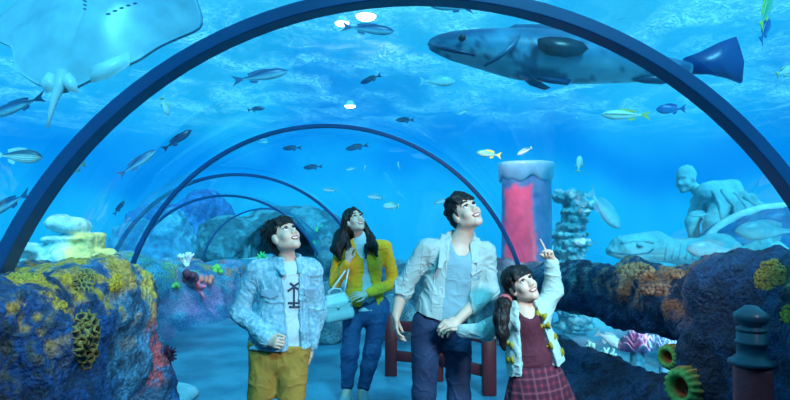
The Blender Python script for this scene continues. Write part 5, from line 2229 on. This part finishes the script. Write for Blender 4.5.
# ------------------------------------------------------------------ rock formations and the cave
def rockmass(name, label, blobs, seed, c1, c2, res=.07, amp=.3, hole=None):
    lo = np.min([np.array(c) - np.array(r) for c, r in blobs], axis=0) - .3
    hi = np.max([np.array(c) + np.array(r) for c, r in blobs], axis=0) + .3
    lo[2] = -.3
    F = Field(lo, hi, res)
    for c, r in blobs:
        F.ell(Matrix.Translation(c), (0, 0, 0), r, .3)
    if hole:
        for a, b, r in hole:
            F.limb(a, b, r, r, .15, 's')
    F.cut((0, 0, -.22), (0, 0, -1))
    V, Q = F.mesh()
    V = rough(V, Q, [(amp, .8, 4), (amp * .35, 3, 4)], seed)
    n1 = fbm(V, 1.4, 4, seed + 3)
    col = lerp3(np.tile(np.array(c1), (len(V), 1)), c2, sstep(-.2, .35, n1))
    o = obj(name, V, Q, M_ROCKFAR, col=col)
    return tag(o, label, 'rock')


rockmass('rock_formation', 'dark blue rock ridge outside the left of the far tunnel', [((-11.9, 31, .5), (2.0, 2.2, 1.9)), ((-10.2, 31.5, .9), (1.9, 2, 2.0))], 31, (.02, .10, .30), (.03, .16, .40), .11, .4)
rockmass('rock_formation', 'lighter craggy rock between the dark ridge and the cave', [((-9.9, 23.6, .1), (1.4, 1.3, 1.5)), ((-8.7, 23.4, .4), (1.0, 1.1, 1.5))], 33, (.05, .20, .34), (.12, .34, .46), .08, .3)
rockmass('cave_rock', 'rock mound with a dark cave mouth at the tunnel end', [((-7.6, 27.5, .3), (1.4, 2.5, 1.6)), ((-2.6, 27.5, .2), (1.2, 2.5, 1.4)), ((-5.0, 29.3, .5), (3.2, 3.6, 1.65))], 35, (.02, .09, .13), (.07, .22, .28), .08, .22,
         [((-4.9, 23.5, .2), (-4.9, 29.6, .1), 1.5)])
for i, (x_, y_, s, lb) in enumerate(((321, 232, .7, 'green sea plant hanging high in the cave mouth'), (318, 248, .9, 'green sea plant low in the cave mouth, left of the woman'), (262, 258, .6, 'green sea plant low on the left side of the cave mouth'))):
    m_ = MB()
    rr = random.Random(i)
    p = at(x_, y_, 26.2)
    for j in range(14):
        t, e = rr.uniform(0, 6.28), rr.uniform(-.3, 1.2)
        d = Vector((math.cos(t) * math.cos(e), math.sin(t) * math.cos(e), math.sin(e)))
        m_.tube([p, p + d * .25 * s, p + d * .42 * s + Vector((0, 0, .06))], [.06 * s, .09 * s, .01], 6, col=(.06, .42, .14))
    tag(m_.build('sea_plant', M_ATT, colors=True), lb, 'plant', 'green plants of the cave')
lamp('cave_plant_light', 'POINT', (-4.4, 25.4, 1.2), 5, (.25, 1.0, .6), None, .15)
rockmass('rock_formation', 'low pale rock ridge in the open water right of the statue', [((9, 17, -.6), (3.0, 2, 1.5)), ((12, 18, -.3), (3, 2, 1.7))], 37, (.12, .4, .5), (.25, .55, .62), .1, .3)
for i, (x_, y_, Y_, r, lb) in enumerate(((316, 330, 7.7, (.30, .25, .34), 'pale boulder between the boy and the woman'), (392, 318, 7.9, (.26, .22, .36), 'grey boulder between the woman and the man'),
                                         (334, 306, 9.4, (.42, .3, .42), 'taller blue-grey boulder behind the woman\'s handbag'))):
    p = at(x_, y_, Y_)
    F = Field((p.x - .7, Y_ - .6, -.1), (p.x + .7, Y_ + .6, 1.2), .03)
    zc = r[2] * .55
    F.ell(Matrix.Translation((p.x, Y_, zc)), (0, 0, 0), r, .05)
    F.ell(Matrix.Translation((p.x + .12, Y_ + .1, zc * .7)), (0, 0, 0), (r[0] * .8, r[1], r[2] * .7), .1)
    F.cut((0, 0, .0), (0, 0, -1))
    V, Q = F.mesh()
    z0 = V[:, 2] < .02
    V2 = rough(V, Q, [(.06, 3, 3), (.03, 9, 3)], i)
    V2[z0, 2] = 0
    V2[:, 2] = np.maximum(V2[:, 2], 0)
    col = lerp3(np.tile(np.array((.12, .22, .28)), (len(V), 1)), (.26, .38, .4), sstep(0, .4, fbm(V, 6, 3, i)))
    tag(obj('boulder', V2, Q, M_ROCK, col=col), lb, 'rock', 'boulders along the walkway')

# kerb beside the near left rock
F = Field((-3.0, 4.4, -.02), (-1.2, 8.6, .4), .03)
F.limb((-2.05, 4.3, .02), (-1.98, 5.35, .02), (.30, .12), (.26, .10), 0, w=Vector((1, 0, 0)))
F.cut((0, 0, .0), (0, 0, -1))
V, Q = F.mesh()
V = rough(V, Q, [(.012, 6, 3)], 4)
V[:, 2] = np.maximum(V[:, 2], 0)
struct(obj('baseboard_left', V, Q, mat('pale_kerb', (.30, .48, .54), .7, var=.2, vscale=9, bump=.4, bscale=40)), 'rounded pale kerb along the left parapet')

# ------------------------------------------------------------------ growth on the parapets
TL = bvh(*WALL_L)
TR = bvh(*WALL_R)


def growth(name, label, cat, tree, cx_, cy_, rx, ry, cell, mode, c_hi, c_lo, hgt, dome, seed, group=None, tilt=0.0, aspect=1.0, step=.5):
    """a crust that follows the rock: honeycomb walls ('comb') or knobs ('knob')"""
    rr = np.random.RandomState(seed)
    nx_, ny_ = int(2 * rx / step), int(2 * ry / step)
    pts = []
    for j in range(int(2.4 * ry / (cell * aspect * .87)) + 3):
        for i in range(int(2.4 * rx / cell) + 3):
            pts.append((-1.2 * rx + (i + .5 * (j % 2)) * cell + rr.uniform(-.26, .26) * cell, -1.2 * ry + j * cell * aspect * .87 + rr.uniform(-.26, .26) * cell * aspect))
    pts = np.array(pts)
    V, C, ok = [], [], {}
    for j in range(ny_ + 1):
        for i in range(nx_ + 1):
            a, b = -rx + 2 * rx * i / nx_, -ry + 2 * ry * j / ny_
            ang = math.atan2(b, a)
            edge = math.hypot(a / rx, b / ry) / (.84 + .08 * math.sin(2 * ang + seed) + .05 * math.sin(3 * ang + 2 * seed) + .03 * math.sin(7 * ang + 3 * seed))
            if edge > 1.12:
                continue
            p, n = on(tree, cx_ + a * math.cos(tilt) - b * math.sin(tilt), cy_ + a * math.sin(tilt) + b * math.cos(tilt))
            if p is None:
                continue
            d = np.hypot(pts[:, 0] - a, (pts[:, 1] - b) / aspect)
            d.sort()
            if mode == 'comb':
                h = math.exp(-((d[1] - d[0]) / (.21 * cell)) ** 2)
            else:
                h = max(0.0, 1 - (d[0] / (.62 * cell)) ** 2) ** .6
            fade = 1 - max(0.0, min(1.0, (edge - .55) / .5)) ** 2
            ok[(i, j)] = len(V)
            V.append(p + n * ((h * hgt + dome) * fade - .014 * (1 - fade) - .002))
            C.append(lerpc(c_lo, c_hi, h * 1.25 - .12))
    F = [(ok[(i, j)], ok[(i, j + 1)], ok[(i + 1, j + 1)], ok[(i + 1, j)]) for (i, j) in ok if (i + 1, j) in ok and (i, j + 1) in ok and (i + 1, j + 1) in ok]
    # drop faces that span a step in depth
    F = [f for f in F if max((V[f[a]] - V[f[b]]).length for a, b in ((0, 2), (1, 3))) < .12]
    o = obj(name, np.array([tuple(v) for v in V]), F, M_ATT, col=np.array(C))
    md = o.modifiers.new('body', 'SOLIDIFY')
    md.thickness = .012
    md.offset = -1
    tag(o, label, cat, group)
    return o


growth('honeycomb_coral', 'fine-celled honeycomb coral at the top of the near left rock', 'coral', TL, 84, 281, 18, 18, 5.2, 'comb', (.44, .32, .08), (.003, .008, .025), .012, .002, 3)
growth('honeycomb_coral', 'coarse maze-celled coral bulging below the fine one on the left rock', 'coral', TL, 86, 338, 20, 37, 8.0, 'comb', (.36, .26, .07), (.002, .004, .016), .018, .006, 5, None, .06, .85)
growth('crust_coral', 'bright yellow knobbly crust on the left rock, right of the honeycomb', 'coral', TL, 116, 283, 9, 15, 2.5, 'knob', (.78, .43, .02), (.16, .10, .03), .008, .002, 7, None, .3)
growth('crust_coral', 'yellow crust running along the crown of the left rock at the edge', 'coral', TL, 28, 277, 26, 7, 2.5, 'knob', (.66, .40, .03), (.06, .08, .07), .008, .001, 8, None, .12)
growth('crust_coral', 'small yellow crust left of the maze-celled coral', 'coral', TL, 62, 305, 9, 7, 2.5, 'knob', (.74, .42, .03), (.10, .08, .05), .008, .001, 10)
growth('orange_coral', 'orange knobbly coral patch on the log-shaped rail, right of the girl\'s fist', 'coral', TR, 638, 271, 26, 11, 4.2, 'knob', (.62, .24, .10), (.05, .03, .05), .022, .008, 12)
growth('orange_coral', 'rust-coloured coral patch lower on the log, beside the buttress', 'coral', TR, 655, 290, 22, 9, 4.2, 'knob', (.48, .17, .09), (.03, .02, .04), .018, .004, 14)
growth('orange_coral', 'small orange coral patch at the right end of the log', 'coral', TR, 677, 274, 9, 7, 3.6, 'knob', (.60, .22, .10), (.06, .03, .05), .016, .004, 15)
growth('yellow_coral', 'yellow grainy coral on top of the right buttress', 'coral', TR, 770, 275, 24, 22, 3.0, 'knob', (.40, .24, .03), (.04, .04, .03), .008, .002, 16)
growth('yellow_coral', 'yellow coral tuft at the right edge behind the dark post', 'coral', TR, 787, 314, 6, 12, 3.2, 'knob', (.5, .34, .03), (.08, .06, .02), .014, .006, 18)

# sea urchin on the red corner
p, n = on(TL, 165, 354)
if p is None:
    p, n = on(TL, 158, 354)
m_ = MB()
uc = p + Vector((.03, -.02, 0))
m_.ball(uc, .032, 8, None, (.05, .01, .03))
rr = random.Random(2)
for i in range(70):
    t, e = rr.uniform(0, 6.28), math.asin(rr.uniform(-1, 1))
    d = Vector((math.cos(t) * math.cos(e), math.sin(t) * math.cos(e), math.sin(e)))
    m_.tube([uc + d * .025, uc + d * rr.uniform(.05, .068)], [.007, .003], 5, col=(.08, .012, .05))
tag(m_.build('sea_urchin', M_ATT, colors=True), 'dark maroon sea urchin on the red corner of the left rock', 'sea urchin')

# starfish and sponges on the far left parapet
TF = bvh(*FAR_L)
p, n = on(TF, 199, 288)
if p is not None:
    n = (n + (Vector((0, 0, CAM_H)) - p).normalized() * .9).normalized()
    Rf = frame_on(n)
    m_ = MB()
    P = []
    for k in range(20):
        a = 2 * math.pi * k / 20 + .3
        r = .21 if k % 4 == 0 else (.12 if k % 2 == 1 else .07)
        P.append((r * 1.5 * math.cos(a), r * math.sin(a)))
    V = [p + Rf @ Vector((x_, .0, z_)) for x_, z_ in P] + [p + n * .055]
    V += [p + Rf @ Vector((x_ * .6, .03, z_ * .6)) for x_, z_ in P]
    F = [(k, (k + 1) % 20, 21 + (k + 1) % 20, 21 + k) for k in range(20)] + [(21 + k, 21 + (k + 1) % 20, 20) for k in range(20)] + [tuple(range(20))[::-1]]
    m_.add(V, F, (.80, .20, .30))
    tag(m_.build('starfish', M_ATT, colors=True), 'pink starfish on the far left parapet', 'starfish')
for x_, y_, r, c, lb in ((187, 276, .13, (.10, .04, .08), 'dark sponge lump above the starfish'), (217, 270, .10, (.14, .5, .1), 'green sponge lump at the far end of the left parapet'), (175, 286, .07, (.12, .5, .12), 'green sponge lump beside the near left rock'), (206, 279, .10, (.7, .25, .2), 'red sponge lump between the starfish and the green one')):
    p, n = on(TF, x_, y_)
    if p is None:
        continue
    m_ = MB()
    rr = random.Random(int(x_))
    for i in range(9):
        d = Vector((rr.uniform(-1, 1), rr.uniform(-1, 1), rr.uniform(-.6, .6))) * r
        m_.ball(p + d * .8, r * rr.uniform(.35, .6), 6, None, c)
    tag(m_.build('sponge', M_ATT, colors=True), lb, 'sponge', 'sponges on the far left parapet')


def branch_coral(name, label, base, h, seed, c, spread=.6, n0=5, group=None):
    rr = random.Random(seed)
    m_ = MB()

    def grow(p, d, L_, r, lev):
        q_ = p + d * L_
        m_.tube([p, p.lerp(q_, .5) + Vector((rr.uniform(-1, 1), rr.uniform(-1, 1), 0)) * L_ * .08, q_], [r, r * .85, r * .72], 7, col=c)
        m_.ball(q_, r * .95, 5, None, c)
        if lev > 0:
            for _ in range(rr.choice((2, 3))):
                v = (d + Vector((rr.uniform(-1, 1), rr.uniform(-1, 1), rr.uniform(-.2, .6))) * spread).normalized()
                grow(q_, v, L_ * rr.uniform(.55, .8), r * .72, lev - 1)
    for i in range(n0):
        grow(Vector(base), Vector((rr.uniform(-.6, .6), rr.uniform(-.5, .5), 1)).normalized(), h * .34, h * .075, 2)
    return tag(m_.build(name, M_ATT, colors=True), label, 'coral', group)


p, n = on(TF, 188, 267)
pz = p if p is not None else at(188, 267, 8.8)
branch_coral('branching_coral', 'white branching coral on top of the far left parapet', (pz.x, pz.y, pz.z - .02), .34, 4, (.78, .85, .82))
for x_, y_, Y_, h, sd, lb in ((588, 371, 6.3, .40, 6, 'cream branching coral at the left of the low window'), (605, 374, 6.2, .36, 7, 'second cream branching coral in the low window, nearer its middle')):
    p = at(x_, y_, Y_)
    branch_coral('branching_coral', lb, p, h, sd, (.80, .82, .66), .5, 4)
for x_, y_, Y_, R_, c, sd, lb in ((637, 347, 5.4, .17, (.85, .12, .42), 3, 'pink ruffled coral behind the low window'), (665, 347, 5.3, .13, (.46, .50, .78), 5, 'pale violet ruffled coral at the right end of the low window')):
    p = at(x_, y_, Y_)
    m_ = MB()
    for L2 in range(3):
        rr = random.Random(sd + L2)
        V, F = [], []
        for j in range(5):
            for i in range(40):
                t = 2 * math.pi * i / 40
                r = R_ * (1 - .26 * L2) * (.15 + .85 * j / 4) * (1 + .10 * math.sin(5 * t + sd))
                V.append(p + Vector((r * math.cos(t), r * math.sin(t) * .8, .045 * L2 + .05 * (j / 4) ** 2 + .035 * (j / 4) * math.sin(7 * t + L2) - .02)))
        nb = len(V)
        V += [v - Vector((0, 0, .018)) for v in V]
        for j in range(4):
            for i in range(40):
                i2 = (i + 1) % 40
                F += [(j * 40 + i, (j + 1) * 40 + i, (j + 1) * 40 + i2, j * 40 + i2), (nb + j * 40 + i2, nb + (j + 1) * 40 + i2, nb + (j + 1) * 40 + i, nb + j * 40 + i)]
        for i in range(40):
            i2 = (i + 1) % 40
            F += [(160 + i2, 160 + i, nb + 160 + i, nb + 160 + i2)]
        cols = [lerpc(c, (.80, .78, .88), max(0, (jj // 40 % 5) / 4 - .55)) for jj in range(len(V))]
        m_.add(V, F, cols)
    m_.ball(p + Vector((0, 0, .08)), R_ * .28, 8, None, c)
    m_.tube([p - Vector((0, 0, .02)), Vector((p.x, p.y, -.1))], [R_ * .35, R_ * .5], 12, col=(.2, .4, .5))
    tag(m_.build('ruffled_coral', M_ATT, colors=True), lb, 'coral')

# barrel sponges on the right buttress
for x_, y_, R_, fx, lb in ((669, 357, .075, .75, 'small ribbed barrel sponge on the right buttress, upper of two'), (684, 387, .105, .95, 'larger green-mouthed barrel sponge below the small one on the buttress')):
    p, n = on(TR, x_ + R_ * 60, y_)
    if p is None:
        p = at(x_, y_, 3.7)
    ax = Vector((-.86, -.42, .05)).normalized()
    c0 = at(x_, y_, p.y) - ax * .02
    R3 = ax.to_track_quat('Z', 'Y').to_matrix().to_4x4()
    root = thing('barrel_sponge', lb, 'sponge', c0)
    m_ = MB()
    prof = [(.25, -1.2), (.75, -.9), (1.0, -.3), (1.0, .2), (.86, .62), (.66, .70), (.56, .58), (.5, .1), (.3, -.3)]
    m_.lathe([(r * R_, z * R_) for r, z in prof], 72, Matrix.Translation(c0) @ R3, lambda a, i: 1 + (.09 * math.cos(16 * a) if 0 < i < 5 else 0))
    V = np.array([tuple(v) for v in m_.V])
    rib = np.cos(16 * 2 * np.pi * (np.arange(len(V)) % 72) / 72)
    ring = np.arange(len(V)) // 72
    col = lerp3(np.tile(np.array((.13, .24, .05)), (len(V), 1)), (.62, .34, .12), sstep(-.1, .7, rib) * (ring < 4))
    col = lerp3(col, (.10, .42, .10), ((ring >= 4) & (ring <= 6)) * .9)
    col = lerp3(col, (.30, .06, .02), (ring > 6) * .95)
    obj('sponge_body', V, m_.F, M_ATT, root, col=col)

# ------------------------------------------------------------------ newel post, railing
M_POST = mat('dark_teal_paint', (.02, .07, .11), .35, var=.1, vscale=20)
M_MAR = mat('maroon_paint', (.12, .010, .016), .5, var=.15, vscale=14, bump=.2, bscale=60)
Yp = 2.2
c = at(751, 305, Yp)
root = thing('newel_post', 'dark turned post with a ball finial on a maroon base, by the right rock', 'post', (c.x, Yp, 0))
zt = c.z
zb = at(751, 364, Yp).z
m_ = MB()
H_ = zt - zb
m_.lathe([(.004, H_), (.020, H_ * .985), (.034, H_ * .93), (.056, H_ * .86), (.060, H_ * .79), (.052, H_ * .72), (.036, H_ * .66), (.034, H_ * .63), (.050, H_ * .61), (.052, H_ * .57), (.044, H_ * .55)], 32, Matrix.Translation((c.x, Yp, zb)))
m_.build('finial', M_POST, root)
m_ = MB()
m_.lathe([(.044, H_ * .555), (.050, H_ * .54), (.050, H_ * .40), (.055, H_ * .39), (.055, H_ * .35), (.050, H_ * .34), (.051, H_ * .14), (.060, H_ * .12), (.062, H_ * .08), (.078, H_ * .06), (.080, 0)], 32, Matrix.Translation((c.x, Yp, zb)))
m_.build('turned_shaft', M_POST, root)
m_ = MB()
m_.box((c.x, Yp, zb / 2), (.125, .125, zb), Matrix.Rotation(-.5, 3, 'Z'), .012)
m_.build('post_base', mat('maroon_base', (.5, .03, .045), .5, var=.15, vscale=14, bump=.2, bscale=60), root)

root = thing('railing', 'low maroon timber railing across the walkway behind the man', 'railing', (.4, 5.7, 0))
posts = [at(391, 373, 6.05), at(437, 378, 5.85), at(489, 392, 5.38)]
for p in posts:
    m_ = MB()
    h_ = .62 if p is not posts[1] else .5
    m_.box((p.x, p.y, h_ / 2), (.12, .12, h_), None, .012)
    o = m_.build('post', M_MAR, root)
for z in (.20, .50):
    for a, b in zip(posts, posts[1:]):
        m_ = MB()
        a_, b_ = Vector((a.x, a.y, z)), Vector((b.x, b.y, z))
        d = b_ - a_
        m_.box((a_ + b_) / 2, (d.length, .06, .10), Matrix.Rotation(math.atan2(d.y, d.x), 3, 'Z'), .01)
        m_.build('rail', M_MAR, root)

# ------------------------------------------------------------------ hall lamps over the water
M_BULB = emit_mat('lamp_glow', (.9, .98, 1.0), 14)
M_SHADE = mat('lamp_shade', (.5, .55, .55), .5)
for x_, y_, Y_, s, lb in ((342, 23, 10.5, .13, 'bright hall lamp seen through the water left of the grey blue fish'), (366, 16, 10.5, .19, 'bright hall lamp seen through the water above the grey blue fish'),
                          (350, 106, 23, .22, 'glowing lamp shape added for a reflected light streak above the second rib')):  # the last one is added to stand for a reflected streak of light
    p = at(x_, y_, Y_)
    root = thing('hall_lamp', lb, 'lamp', (p.x, p.y, p.z), 'hall lamps')
    m_ = MB()
    m_.lathe([(s * .5, s * .9), (s * .6, s * .6), (s * 1.1, .02), (s * 1.1, 0), (s * .95, .0)], 24, Matrix.Translation(p))
    m_.build('lamp_shade', M_SHADE, root)
    m_ = MB()
    m_.ball(p + Vector((0, 0, -.01)), (s * .95, s * .95, s * .35), 8)
    m_.build('bulb', M_BULB, root)

lamp('pillar_spotlight', 'SPOT', (.9, 6.6, 3.6), 420, (1.0, .5, .56), (1.75, 8.2, 1.7), .1, .7, .5)
lamp('low_window_fill', 'SPOT', (2.75, 4.9, 1.15), 130, (.55, .92, 1.0), (2.45, 6.2, .1), .12, 1.7, .6)  # light added behind the low window to brighten the corals and sand
lamp('left_tank_fill', 'SPOT', (-3.7, 7.3, 3.4), 150, (1.0, .86, .62), (-4.3, 8.6, 1.2), .1, .8, .5)  # added warm light so the slab sculpture's end reads yellow
